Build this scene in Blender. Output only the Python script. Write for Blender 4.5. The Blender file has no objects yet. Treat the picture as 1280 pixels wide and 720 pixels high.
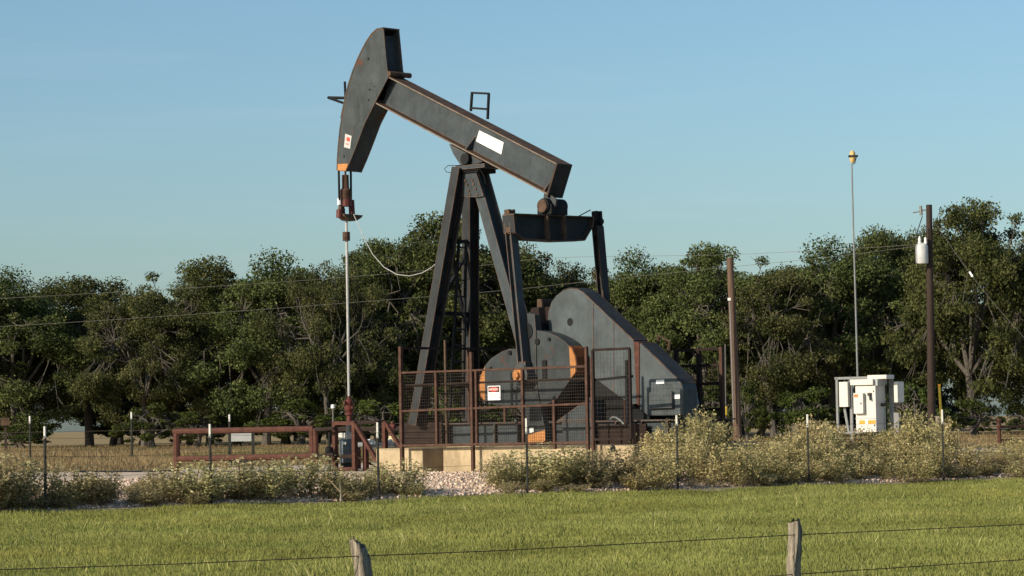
import bpy, bmesh, math, random
import numpy as np
from mathutils import Vector, Matrix

random.seed(7)
C = bpy.context.scene
COL = C.collection
PI = math.pi

# ------------------------------------------------------------------ camera
F = 3556.0                                   # focal length in photo pixels (1280 wide)
PITCH = math.atan(170.0 / F)
ROLL = math.radians(1.0)
EYE = Vector((0, 0, 2.0))
f0 = Vector((0, math.cos(PITCH), math.sin(PITCH)))
r0 = Vector((1, 0, 0))
u0 = Vector((0, -math.sin(PITCH), math.cos(PITCH)))
RT = r0 * math.cos(ROLL) - u0 * math.sin(ROLL)
UP = r0 * math.sin(ROLL) + u0 * math.cos(ROLL)
cam = bpy.data.cameras.new('camera')
cam.lens = 100.0
cam.sensor_width = 36.0
cam.lens = F * 36.0 / 1280.0
cam.clip_end = 9000
cam.clip_start = 0.5
cob = bpy.data.objects.new('camera', cam)
COL.objects.link(cob)
cob.matrix_world = Matrix(((RT.x, UP.x, -f0.x, EYE.x), (RT.y, UP.y, -f0.y, EYE.y), (RT.z, UP.z, -f0.z, EYE.z), (0, 0, 0, 1)))
C.camera = cob


def ray(px, py):
    return f0 * F + RT * (px - 640.0) + UP * (360.0 - py)


def at(px, py, Y):
    d = ray(px, py)
    return EYE + d * (Y / d.y)


# ------------------------------------------------------------------ terrain
FA = Vector((-7.39, 45.0))
FD = Vector((15.69, 10.0)).normalized()
FN = Vector((-FD.y, FD.x))
GS = [-400, -45, -22, -1.2, -0.2, 1.0, 2.6, 45, 85, 200, 6000]
GZ = [0.2, 0.30, 0.44, 0.70, 0.74, 0.88, 1.0, 1.06, 1.28, 1.28, 1.0]


def sdist(x, y):
    return (x - FA.x) * FN.x + (y - FA.y) * FN.y


def gz(x, y):
    s = sdist(x, y)
    z = float(np.interp(s, GS, GZ))
    if abs(x) < 60 and y < 160:
        z += 0.03 * math.sin(x * 0.9 + 1.3) * math.sin(y * 0.55) * (1.0 if s < 0 else 0.5)
    return z


def gz_np(x, y):
    s = (x - FA.x) * FN.x + (y - FA.y) * FN.y
    z = np.interp(s, GS, GZ)
    w = np.where((np.abs(x) < 60) & (y < 160), np.where(s < 0, 1.0, 0.5), 0.0)
    return z + 0.03 * np.sin(x * 0.9 + 1.3) * np.sin(y * 0.55) * w


def ground_at(px, Y, dz=0.0):
    d = ray(px, 530)
    x = d.x / d.y * Y
    return Vector((x, Y, gz(x, Y) + dz))


# ------------------------------------------------------------------ materials
def new_mat(name):
    m = bpy.data.materials.new(name)
    m.use_nodes = True
    nt = m.node_tree
    b = nt.nodes['Principled BSDF']
    return m, nt, b


def N(nt, typ, **kw):
    n = nt.nodes.new(typ)
    for k, v in kw.items():
        if k in n.inputs:
            n.inputs[k].default_value = v
        else:
            setattr(n, k, v)
    return n


def noise(nt, scale, detail=6, rough=0.6, coord='Object', stretch=None):
    tc = N(nt, 'ShaderNodeTexCoord')
    out = tc.outputs[coord]
    if stretch:
        mp = N(nt, 'ShaderNodeMapping')
        mp.inputs['Scale'].default_value = stretch
        nt.links.new(out, mp.inputs[0])
        out = mp.outputs[0]
    n = N(nt, 'ShaderNodeTexNoise', Scale=scale, Detail=detail, Roughness=rough)
    nt.links.new(out, n.inputs['Vector'])
    return n.outputs['Fac']


def ramp(nt, src, stops):
    r = N(nt, 'ShaderNodeValToRGB')
    e = r.color_ramp.elements
    while len(e) < len(stops):
        e.new(0.5)
    for i, (p, c) in enumerate(stops):
        e[i].position = p
        e[i].color = (c[0], c[1], c[2], 1) if not isinstance(c, (int, float)) else (c, c, c, 1)
    nt.links.new(src, r.inputs[0])
    return r.outputs[0]


def mix(nt, fac, a, b, mode='MIX'):
    m = N(nt, 'ShaderNodeMix', data_type='RGBA', blend_type=mode)
    for s, i in ((fac, 0), (a, 6), (b, 7)):
        if hasattr(s, 'links') or hasattr(s, 'is_linked'):
            nt.links.new(s, m.inputs[i])
        elif isinstance(s, (int, float)):
            m.inputs[i].default_value = s if i == 0 else (s, s, s, 1)
        else:
            m.inputs[i].default_value = (s[0], s[1], s[2], 1)
    return m.outputs[2]


def bump(nt, b, src, strength=0.3, dist=0.02):
    bp = N(nt, 'ShaderNodeBump', Strength=strength, Distance=dist)
    nt.links.new(src, bp.inputs['Height'])
    nt.links.new(bp.outputs[0], b.inputs['Normal'])


def math_n(nt, op, a, b=None):
    m = N(nt, 'ShaderNodeMath', operation=op)
    for i, s in enumerate((a, b)):
        if s is None:
            continue
        if isinstance(s, (int, float)):
            m.inputs[i].default_value = s
        else:
            nt.links.new(s, m.inputs[i])
    return m.outputs[0]


RUST = (0.15, 0.052, 0.020)
RUST2 = (0.062, 0.027, 0.015)


def mat_paint(name, base, rust=0.60, edge=True, rough=0.6, edge_col=(0.21, 0.10, 0.045)):
    m, nt, b = new_mat(name)
    n1 = noise(nt, 2.2, 8, 0.65)
    col = ramp(nt, n1, [(0.3, [c * 0.72 for c in base]), (0.5, base), (0.72, [min(1, c * 1.38) for c in base])])
    streak = noise(nt, 3.0, 5, 0.6, stretch=(3.2, 3.2, 0.35))
    col = mix(nt, ramp(nt, streak, [(0.50, 0.0), (0.75, 0.5)]), col, [base[0] * 1.4, base[1] * 1.28, base[2] * 1.1])
    oil = noise(nt, 1.3, 9, 0.75, stretch=(1.6, 1.6, 0.7))
    col = mix(nt, ramp(nt, oil, [(0.53, 0.0), (0.68, 0.65)]), col, [c * 0.42 for c in base])
    scuff = noise(nt, 7.0, 10, 0.8)
    col = mix(nt, ramp(nt, scuff, [(0.60, 0.0), (0.68, 0.35)]), col, [c * 2.2 + .004 for c in base])
    rustc = ramp(nt, noise(nt, 9, 6, 0.7), [(0.3, RUST2), (0.65, RUST)])
    n2 = noise(nt, 1.6, 12, 0.72)
    rm = ramp(nt, n2, [(rust, 0.0), (rust + 0.07, 0.85)])
    col = mix(nt, rm, col, rustc)
    if edge:
        bv = N(nt, 'ShaderNodeBevel', samples=4)
        bv.inputs['Radius'].default_value = 0.035
        ge = N(nt, 'ShaderNodeNewGeometry')
        dt = N(nt, 'ShaderNodeVectorMath', operation='DOT_PRODUCT')
        nt.links.new(bv.outputs[0], dt.inputs[0])
        nt.links.new(ge.outputs['Normal'], dt.inputs[1])
        em = ramp(nt, dt.outputs['Value'], [(0.80, 1.0), (0.96, 0.0)])
        em = math_n(nt, 'MULTIPLY', em, ramp(nt, noise(nt, 5, 6, 0.7), [(0.38, 0.15), (0.55, 1.0)]))
        col = mix(nt, em, col, edge_col)
    nt.links.new(col, b.inputs['Base Color'])
    rr = ramp(nt, n2, [(0.4, rough), (0.7, min(1, rough + 0.3))])
    nt.links.new(rr, b.inputs['Roughness'])
    b.inputs['Specular IOR Level'].default_value = 0.2
    bump(nt, b, noise(nt, 14, 6, 0.7), 0.18, 0.008)
    return m


def mat_plain(name, col, rough=0.7, var=0.25, scale=6, bmp=0.15, spec=0.3, metal=0.0, stretch=None, dist=0.01):
    m, nt, b = new_mat(name)
    n = noise(nt, scale, 8, 0.65, stretch=stretch)
    c = ramp(nt, n, [(0.28, [x * (1 - var) for x in col]), (0.72, [min(1, x * (1 + var)) for x in col])])
    nt.links.new(c, b.inputs['Base Color'])
    b.inputs['Roughness'].default_value = rough
    b.inputs['Specular IOR Level'].default_value = spec
    b.inputs['Metallic'].default_value = metal
    if bmp:
        bump(nt, b, noise(nt, scale * 2.5, 6, 0.7, stretch=stretch), bmp, dist)
    return m


def mat_leaf(name, dark, light, extra=None, transl=0.25, rough=0.55, scale=0.35, patch=None, patch_scale=0.5):
    """leaf colour per leaf from the 'tint' attribute + a broad noise over the plant (species/age variation)"""
    m, nt, b = new_mat(name)
    a = N(nt, 'ShaderNodeAttribute', attribute_name='tint')
    oi = N(nt, 'ShaderNodeObjectInfo')
    stops = [(0.0, dark), (0.8, light)]
    if extra:
        stops.append((0.97, extra))
    c = ramp(nt, a.outputs['Fac'], stops)
    if patch:
        pn_ = ramp(nt, noise(nt, patch_scale, 4, 0.6), [(0.50, 0.0), (0.66, 0.75)])
        c = mix(nt, pn_, c, mix(nt, a.outputs['Fac'], [x * .45 for x in patch], patch))
    n = noise(nt, scale, 3, 0.5)
    hs = N(nt, 'ShaderNodeHueSaturation')
    nt.links.new(c, hs.inputs['Color'])
    v = math_n(nt, 'ADD', math_n(nt, 'MULTIPLY', n, 0.7), math_n(nt, 'MULTIPLY', oi.outputs['Random'], 0.35))
    nt.links.new(math_n(nt, 'ADD', v, 0.47), hs.inputs['Value'])
    nt.links.new(math_n(nt, 'ADD', math_n(nt, 'MULTIPLY', oi.outputs['Random'], 0.03), 0.485), hs.inputs['Hue'])
    nt.links.new(hs.outputs[0], b.inputs['Base Color'])
    b.inputs['Roughness'].default_value = rough
    b.inputs['Specular IOR Level'].default_value = 0.10
    tr = N(nt, 'ShaderNodeBsdfTranslucent')
    nt.links.new(hs.outputs[0], tr.inputs['Color'])
    ms = N(nt, 'ShaderNodeMixShader')
    ms.inputs[0].default_value = transl
    nt.links.new(b.outputs[0], ms.inputs[1])
    nt.links.new(tr.outputs[0], ms.inputs[2])
    nt.links.new(ms.outputs[0], nt.nodes['Material Output'].inputs[0])
    return m


M = {}
M['paint'] = mat_paint('weathered_grey_paint', (0.048, 0.059, 0.065), 0.64)
M['paint_dark_shade'] = mat_paint('dark_and_shaded_grey', (0.028, 0.031, 0.033), 0.62)  # darker grey: holds the shade of unlit pump parts, plus plain dark parts
M['cover'] = mat_paint('cover_grey_paint', (0.066, 0.079, 0.084), 0.67)
M['head'] = mat_paint('horsehead_paint', (0.048, 0.057, 0.060), 0.60)
M['crank'] = mat_paint('crank_grey_paint', (0.040, 0.048, 0.051), 0.60)
M['black'] = mat_paint('black_steel', (0.009, 0.010, 0.011), 0.70, edge=False)
M['flange'] = mat_plain('rusty_flange', (0.075, 0.045, 0.028), 0.8, 0.6, 5, 0.3)
M['edge'] = mat_plain('pale_rusty_edge', (0.175, 0.135, 0.105), 0.8, 0.4, 6, 0.2)
M['rust'] = mat_plain('red_rust', (0.078, 0.031, 0.021), 0.85, 0.45, 7, 0.35)
M['rust_brown'] = mat_plain('brown_rust', (0.070, 0.036, 0.024), 0.85, 0.5, 7, 0.35)
M['rust_dark'] = mat_plain('dark_rust', (0.020, 0.011, 0.008), 0.85, 0.5, 4, 0.3)
M['orange'] = mat_paint('orange_paint', (0.40, 0.175, 0.060), 0.60, edge=False, rough=0.6)
M['white'] = mat_plain('white_sign', (0.80, 0.79, 0.75), 0.5, 0.05, 6, 0.0)
M['tip'] = mat_plain('weathered_white_paint', (0.50, 0.49, 0.45), 0.7, 0.25, 30, 0.0)
M['can'] = mat_plain('pale_transformer_paint', (0.50, 0.51, 0.50), 0.5, 0.12, 3, 0.03)
M['amber'] = mat_plain('amber_plastic', (0.58, 0.40, 0.15), 0.5, 0.1, 8, 0.0)
M['rim_shade'] = mat_paint('shaded_worn_orange', (0.17, 0.062, 0.026), 0.56, edge=False)  # browner copy of the orange: rim shade in the colour, plus wear
M['label'] = mat_plain('faded_label', (0.46, 0.45, 0.43), 0.6, 0.15, 12, 0.0)
M['cream'] = mat_plain('cream_cabinet', (0.57, 0.555, 0.50), 0.5, 0.07, 4, 0.03)
M['galv'] = mat_plain('galvanised_steel', (0.17, 0.178, 0.175), 0.55, 0.2, 8, 0.1, 0.5)
M['grey_box'] = mat_plain('grey_box', (0.36, 0.37, 0.36), 0.5, 0.1, 5, 0.05)
M['red'] = mat_plain('red_valve_paint', (0.105, 0.027, 0.021), 0.6, 0.35, 8, 0.2)
M['redsign'] = mat_plain('red_lettering', (0.46, 0.07, 0.05), 0.6, 0.1, 8, 0.0)
M['blackink'] = mat_plain('black_lettering', (0.03, 0.03, 0.03), 0.6, 0.1, 8, 0.0)
M['orangeink'] = mat_plain('orange_lettering', (0.75, 0.30, 0.03), 0.6, 0.1, 8, 0.0)
M['yellow'] = mat_plain('yellow_plastic', (0.70, 0.46, 0.05), 0.5, 0.1, 8, 0.0)
M['ivory'] = mat_plain('ivory_pipe_paint', (0.62, 0.50, 0.30), 0.6, 0.15, 8, 0.1)
M['bluegrey'] = mat_plain('blue_grey_enamel', (0.11, 0.14, 0.16), 0.5, 0.15, 6, 0.1)
M['concrete'] = mat_plain('yellowed_concrete', (0.42, 0.33, 0.205), 0.9, 0.25, 2.5, 0.35)
_nt = M['concrete'].node_tree
_b = _nt.nodes['Principled BSDF']
_c = _b.inputs['Base Color'].links[0].from_socket
_c = mix(_nt, ramp(_nt, noise(_nt, 1.4, 8, 0.7, stretch=(1, 1, .35)), [(0.48, 0.0), (0.66, 0.75)]), _c, (0.20, 0.145, 0.085))
_c = mix(_nt, ramp(_nt, noise(_nt, 6, 8, 0.75), [(0.60, 0.0), (0.66, 0.7)]), _c, (0.10, 0.075, 0.05))
_nt.links.new(_c, _b.inputs['Base Color'])
M['brownconc'] = mat_plain('brown_concrete', (0.17, 0.125, 0.085), 0.9, 0.3, 3, 0.35)  # darker brown for the block in the recess between the pads
M['pole'] = mat_plain('brown_creosote_wood', (0.115, 0.072, 0.050), 0.85, 0.4, 5, 0.5, stretch=(6, 6, 0.4), dist=.02)
M['pole_dark'] = mat_plain('dark_creosote_wood', (0.036, 0.023, 0.018), 0.85, 0.4, 5, 0.5, stretch=(6, 6, 0.4), dist=.02)
M['cedar'] = mat_plain('weathered_cedar', (0.29, 0.245, 0.185), 0.9, 0.85, 9, 0.9, stretch=(4.5, 4.5, 0.35), dist=.03)
M['tpost'] = mat_plain('dark_green_steel', (0.020, 0.021, 0.017), 0.7, 0.4, 10, 0.2)
M['wire'] = mat_plain('dull_steel_wire', (0.10, 0.095, 0.085), 0.6, 0.2, 8, 0.0)
M['wire_dark'] = mat_plain('rusty_wire', (0.055, 0.042, 0.034), 0.7, 0.2, 8, 0.0)
M['wire_pale'] = mat_plain('pale_cable', (0.38, 0.38, 0.36), 0.6, 0.2, 8, 0.0)
M['meshwire'] = mat_plain('rusty_mesh_wire', (0.05, 0.038, 0.030), 0.8, 0.3, 8, 0.0)
M['bark'] = mat_plain('grey_oak_bark', (0.095, 0.084, 0.070), 0.9, 0.45, 4, 0.6, stretch=(3, 3, 0.6), dist=.03)
M['oak'] = mat_leaf('oak_leaves', (0.031, 0.044, 0.014), (0.116, 0.133, 0.042), (0.21, 0.20, 0.085), 0.28, 0.7)
M['oak_brown'] = mat_leaf('oak_leaves_browning', (0.030, 0.041, 0.014), (0.117, 0.122, 0.043), (0.24, 0.21, 0.10), 0.28, 0.7)
M['shrub'] = mat_leaf('shrub_leaves', (0.03, 0.045, 0.012), (0.09, 0.115, 0.025), None, 0.25)
M['weed'] = mat_leaf('weed_leaves', (0.16, 0.15, 0.058), (0.56, 0.475, 0.23), (0.66, 0.54, 0.33), 0.40, 0.8, scale=0.6, patch=(0.50, 0.335, 0.15), patch_scale=0.42)
M['weed_green'] = mat_leaf('green_weed_leaves', (0.15, 0.15, 0.06), (0.56, 0.49, 0.25), (0.66, 0.55, 0.35), 0.40, 0.8, scale=0.6, patch=(0.42, 0.30, 0.14), patch_scale=0.8)
M['weedstem'] = mat_plain('weed_stems', (0.21, 0.155, 0.095), 0.9, 0.3, 8, 0.0)
M['grass'] = mat_leaf('grass_blades', (0.135, 0.160, 0.034), (0.345, 0.340, 0.105), (0.50, 0.45, 0.21), 0.3, 0.7, scale=0.45, patch=(0.34, 0.32, 0.085), patch_scale=0.30)
M['drygrass'] = mat_leaf('dry_grass_blades', (0.15, 0.11, 0.053), (0.34, 0.26, 0.135), (0.18, 0.185, 0.058), 0.3, 0.8, scale=0.16)
M['stone'] = mat_leaf('pale_gravel', (0.38, 0.28, 0.19), (0.76, 0.61, 0.46), (0.84, 0.72, 0.58), 0.0, 0.9, scale=1.5)


def mat_ground():
    m, nt, b = new_mat('field_ground')
    tc = N(nt, 'ShaderNodeTexCoord')
    sp = N(nt, 'ShaderNodeVectorMath', operation='DOT_PRODUCT')
    sub = N(nt, 'ShaderNodeVectorMath', operation='SUBTRACT')
    nt.links.new(tc.outputs['Object'], sub.inputs[0])
    sub.inputs[1].default_value = (FA.x, FA.y, 0)
    nt.links.new(sub.outputs[0], sp.inputs[0])
    sp.inputs[1].default_value = (FN.x, FN.y, 0)
    s = sp.outputs['Value']
    wob = math_n(nt, 'MULTIPLY', math_n(nt, 'SUBTRACT', noise(nt, 0.8, 6, 0.7), 0.5), 2.2)
    s1 = math_n(nt, 'ADD', s, wob)
    wob2 = math_n(nt, 'MULTIPLY', math_n(nt, 'SUBTRACT', noise(nt, 0.12, 6, 0.7), 0.5), 14.0)
    s2 = math_n(nt, 'ADD', s, wob2)
    gravel = ramp(nt, noise(nt, 13, 8, 0.8), [(0.33, (0.30, 0.215, 0.145)), (0.47, (0.60, 0.475, 0.35)), (0.62, (0.76, 0.635, 0.50))])
    gravel = mix(nt, ramp(nt, noise(nt, 0.7, 5, 0.6), [(0.45, 0.0), (0.7, 0.6)]), gravel, (0.34, 0.26, 0.17))
    green = ramp(nt, noise(nt, 2.5, 8, 0.7), [(0.3, (0.045, 0.060, 0.012)), (0.7, (0.115, 0.115, 0.030))])
    dry = ramp(nt, noise(nt, 0.35, 9, 0.7), [(0.3, (0.20, 0.14, 0.065)), (0.55, (0.34, 0.25, 0.125)), (0.75, (0.20, 0.195, 0.06))])
    def step(v, a, bb):
        mr = N(nt, 'ShaderNodeMapRange')
        nt.links.new(v, mr.inputs[0])
        mr.inputs[1].default_value = a
        mr.inputs[2].default_value = bb
        return mr.outputs[0]
    c = mix(nt, step(s1, -0.35, 0.25), green, gravel)
    c = mix(nt, step(s2, 21, 25), c, dry)
    nt.links.new(c, b.inputs['Base Color'])
    b.inputs['Roughness'].default_value = 0.95
    b.inputs['Specular IOR Level'].default_value = 0.1
    bump(nt, b, noise(nt, 16, 6, 0.8), 0.7, 0.04)
    return m


# ------------------------------------------------------------------ mesh helpers
def meta(o, label=None, cat=None, group=None, kind=None):
    if label:
        o['label'] = label
    if cat:
        o['category'] = cat
    if group:
        o['group'] = group
    if kind:
        o['kind'] = kind
    return o


def thing(name, loc, rz, label, cat, group=None):
    o = bpy.data.objects.new(name, None)
    o.empty_display_size = 0.3
    COL.objects.link(o)
    o.location = loc
    o.rotation_euler = (0, 0, rz)
    return meta(o, label, cat, group)


class MB:
    def __init__(self):
        self.bm = bmesh.new()

    def prism(self, pts, ext):
        """closed polygon (3-D points) swept along vector ext"""
        ext = Vector(ext)
        a = [self.bm.verts.new(Vector(p)) for p in pts]
        b = [self.bm.verts.new(Vector(p) + ext) for p in pts]
        n = len(pts)
        self.bm.faces.new(a)
        self.bm.faces.new(b[::-1])
        for i in range(n):
            j = (i + 1) % n
            self.bm.faces.new((a[j], a[i], b[i], b[j]))
        return self

    def box(self, lo, hi):
        x0, y0, z0 = lo
        x1, y1, z1 = hi
        return self.prism([(x0, y0, z0), (x1, y0, z0), (x1, y1, z0), (x0, y1, z0)], (0, 0, z1 - z0))

    def bar(self, p0, p1, w, d, wd=(1, 0, 0), ow=0.0, od=0.0):
        """rectangular bar p0->p1; w measured along wd, d along the third axis"""
        p0, p1 = Vector(p0), Vector(p1)
        a = (p1 - p0).normalized()
        wv = Vector(wd)
        wv = wv - a * wv.dot(a)
        if wv.length < 1e-5:
            wv = a.orthogonal()
        wv.normalize()
        dv = a.cross(wv).normalized()
        c = p0 + wv * ow + dv * od
        q = [c + wv * (sx * w / 2) + dv * (sy * d / 2) for sx, sy in ((-1, -1), (1, -1), (1, 1), (-1, 1))]
        return self.prism(q, p1 - p0)

    def hbeam(self, p0, p1, w, d, t, wd=(1, 0, 0)):
        """H section: two plates of width w (along wd) a distance d apart, joined by a web"""
        self.bar(p0, p1, w, t, wd, 0, d / 2 - t / 2)
        self.bar(p0, p1, w, t, wd, 0, -d / 2 + t / 2)
        self.bar(p0, p1, t, d - 2 * t, wd)
        return self

    def tube(self, path, r, n=8, r1=None, cap=True):
        path = [Vector(p) for p in path]
        rings = []
        k = len(path)
        ref = None
        for i, p in enumerate(path):
            a = path[min(i + 1, k - 1)] - path[max(i - 1, 0)]
            a.normalize()
            if ref is None or abs(ref.dot(a)) > 0.95:
                ref = a.orthogonal().normalized()
            x = (ref - a * ref.dot(a)).normalized()
            y = a.cross(x)
            rr = r if r1 is None else r + (r1 - r) * i / max(1, k - 1)
            rings.append([self.bm.verts.new(p + (x * math.cos(2 * PI * j / n) + y * math.sin(2 * PI * j / n)) * rr) for j in range(n)])
        for a, b in zip(rings, rings[1:]):
            for j in range(n):
                self.bm.faces.new((a[j], a[(j + 1) % n], b[(j + 1) % n], b[j]))
        if cap:
            self.bm.faces.new(rings[0][::-1])
            self.bm.faces.new(rings[-1])
        return self

    def lathe(self, prof, c=(0, 0, 0), n=20):
        """prof: list of (r, z) turned round the vertical through c"""
        c = Vector(c)
        rings = []
        for r, z in prof:
            rings.append([self.bm.verts.new(c + Vector((r * math.cos(2 * PI * j / n), r * math.sin(2 * PI * j / n), z))) for j in range(n)])
        for a, b in zip(rings, rings[1:]):
            for j in range(n):
                self.bm.faces.new((a[j], a[(j + 1) % n], b[(j + 1) % n], b[j]))
        self.bm.faces.new(rings[0][::-1])
        self.bm.faces.new(rings[-1])
        return self

    def build(self, name, mat, parent=None, bevel=0.0, smooth=False):
        bmesh.ops.recalc_face_normals(self.bm, faces=self.bm.faces)
        me = bpy.data.meshes.new(name)
        self.bm.to_mesh(me)
        self.bm.free()
        me.materials.append(mat)
        if smooth:
            for p in me.polygons:
                p.use_smooth = True
            me.set_sharp_from_angle(angle=math.radians(40))
        o = bpy.data.objects.new(name, me)
        COL.objects.link(o)
        if parent:
            o.parent = parent
        if bevel:
            md = o.modifiers.new('bevel', 'BEVEL')
            md.width = bevel
            md.segments = 2
            md.limit_method = 'ANGLE'
        return o


def mesh_np(name, V, Fq, mats, tint=None, midx=None, parent=None):
    """mesh from numpy arrays; Fq is (M,k) with one k"""
    me = bpy.data.meshes.new(name)
    V = np.asarray(V, dtype=np.float32)
    Fq = np.asarray(Fq, dtype=np.int32)
    k = Fq.shape[1]
    me.vertices.add(len(V))
    me.vertices.foreach_set('co', V.ravel())
    me.loops.add(Fq.size)
    me.loops.foreach_set('vertex_index', Fq.ravel())
    me.polygons.add(len(Fq))
    me.polygons.foreach_set('loop_start', np.arange(0, Fq.size, k, dtype=np.int32))
    me.polygons.foreach_set('loop_total', np.full(len(Fq), k, dtype=np.int32))
    for m in mats:
        me.materials.append(m)
    if midx is not None:
        me.polygons.foreach_set('material_index', np.asarray(midx, dtype=np.int32))
    if tint is not None:
        at_ = me.attributes.new('tint', 'FLOAT', 'POINT')
        at_.data.foreach_set('value', np.asarray(tint, dtype=np.float32))
    me.update()
    me.validate()
    o = bpy.data.objects.new(name, me)
    COL.objects.link(o)
    if parent:
        o.parent = parent
    return o


def text_mesh(name, body, size, mat, parent, M4):
    cu = bpy.data.curves.new(name, 'FONT')
    cu.body = body
    cu.size = size
    cu.align_x = 'CENTER'
    cu.align_y = 'CENTER'
    cu.extrude = 0.002
    tmp = bpy.data.objects.new(name, cu)
    COL.objects.link(tmp)
    dg = bpy.context.evaluated_depsgraph_get()
    me = bpy.data.meshes.new_from_object(tmp.evaluated_get(dg))
    bpy.data.objects.remove(tmp)
    me.materials.clear()
    me.materials.append(mat)
    o = bpy.data.objects.new(name, me)
    COL.objects.link(o)
    o.parent = parent
    o.matrix_local = M4
    return o


def copy_tree(o, parent=None):
    c = o.copy()
    COL.objects.link(c)
    if parent:
        c.parent = parent
    for ch in list(o.children):
        copy_tree(ch, c)
    return c


# ------------------------------------------------------------------ world, sun
SUNAZ = Vector((-0.80, -0.60)).normalized()
SUNEL = math.radians(23)
sdir = Vector((SUNAZ.x * math.cos(SUNEL), SUNAZ.y * math.cos(SUNEL), math.sin(SUNEL)))
w = bpy.data.worlds.new('World')
C.world = w
w.use_nodes = True
wn = w.node_tree
bg = wn.nodes['Background']
sky = wn.nodes.new('ShaderNodeTexSky')
sky.sky_type = 'NISHITA'
sky.sun_disc = False
sky.sun_elevation = SUNEL
sky.sun_rotation = math.atan2(SUNAZ.x, SUNAZ.y)
sky.altitude = 100
sky.air_density = 1.0
sky.dust_density = 1.5
sky.ozone_density = 4.4
tn_ = wn.nodes.new('ShaderNodeMix')
tn_.data_type = 'RGBA'
tn_.blend_type = 'MULTIPLY'
tn_.inputs[0].default_value = 1.0
tn_.inputs[7].default_value = (1.0, 1.04, 0.965, 1)
wn.links.new(sky.outputs[0], tn_.inputs[6])
# faint high cirrus
wtc = wn.nodes.new('ShaderNodeTexCoord')
wmp = wn.nodes.new('ShaderNodeMapping')
wmp.inputs['Scale'].default_value = (2.2, 2.2, 26.0)
wmp.inputs['Rotation'].default_value = (0, math.radians(4), 0)
wn.links.new(wtc.outputs['Generated'], wmp.inputs[0])
wnz = wn.nodes.new('ShaderNodeTexNoise')
wnz.inputs['Scale'].default_value = 2.3
wnz.inputs['Detail'].default_value = 7
wnz.inputs['Roughness'].default_value = 0.62
wn.links.new(wmp.outputs[0], wnz.inputs['Vector'])
wrp = wn.nodes.new('ShaderNodeMapRange')
wrp.inputs[1].default_value = 0.52
wrp.inputs[2].default_value = 0.78
wrp.inputs[3].default_value = 0.0
wrp.inputs[4].default_value = 0.08
wn.links.new(wnz.outputs['Fac'], wrp.inputs[0])
wmx = wn.nodes.new('ShaderNodeMix')
wmx.data_type = 'RGBA'
wn.links.new(wrp.outputs[0], wmx.inputs[0])
wn.links.new(tn_.outputs[2], wmx.inputs[6])
wmx.inputs[7].default_value = (5.6, 5.7, 5.9, 1)
wn.links.new(wmx.outputs[2], bg.inputs[0])
bg.inputs[1].default_value = 0.127
sl = bpy.data.lights.new('sun', 'SUN')
sl.energy = 5.0
sl.angle = math.radians(0.5)
sl.color = (1.0, 0.87, 0.69)
so = bpy.data.objects.new('sun', sl)
COL.objects.link(so)
so.rotation_euler = (-sdir).to_track_quat('-Z', 'Y').to_euler()
so.location = (-60, -40, 40)
C.view_settings.view_transform = 'Standard'
C.view_settings.look = 'None'
C.view_settings.exposure = 0.12
C.view_settings.gamma = 1.0

# ------------------------------------------------------------------ ground
ss = sorted(set([-400, -200, -100, -60] + [x * 0.7 for x in range(-64, 130)] + [95, 105, 120, 140, 170, 220, 300, 450, 700, 1100, 1800, 3000, 6000]))
tt = sorted(set([-6000, -3000, -1500, -700, -300, -150, -100] + [x * 0.9 for x in range(-70, 110)] + [110, 150, 300, 700, 1500, 3000, 6000]))
S, T = np.meshgrid(np.array(ss, float), np.array(tt, float), indexing='ij')
X = FA.x + S * FN.x + T * FD.x
Y = FA.y + S * FN.y + T * FD.y
Z = gz_np(X, Y)
V = np.stack([X, Y, Z], -1).reshape(-1, 3)
ns, nt_ = S.shape
I = np.arange(ns * nt_).reshape(ns, nt_)
Fq = np.stack([I[:-1, :-1], I[:-1, 1:], I[1:, 1:], I[1:, :-1]], -1).reshape(-1, 4)[:, ::-1]
g = mesh_np('ground', V, Fq, [mat_ground()])
g.data.polygons.foreach_set('use_smooth', np.ones(len(Fq), dtype=bool))
meta(g, 'green field rising to a pale gravel pad with dry grass beyond', 'ground', kind='structure')

# ------------------------------------------------------------------ vegetation generators
rg = np.random.default_rng(11)


def unit_vecs(n, r=rg):
    v = r.normal(size=(n, 3))
    return v / np.linalg.norm(v, axis=1, keepdims=True)


def leaf_quads(cent, nrm, L, W, r=rg):
    """diamond leaves at centres with normals"""
    n = len(cent)
    a = np.cross(nrm, unit_vecs(n, r))
    a /= np.linalg.norm(a, axis=1, keepdims=True) + 1e-9
    b = np.cross(nrm, a)
    L = L[:, None]
    W = W[:, None]
    v = np.stack([cent - a * L / 2, cent + b * W / 2 - a * L * .08, cent + a * L / 2, cent - b * W / 2 - a * L * .08], 1)
    return v.reshape(-1, 3), np.arange(4 * n).reshape(-1, 4)


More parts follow.
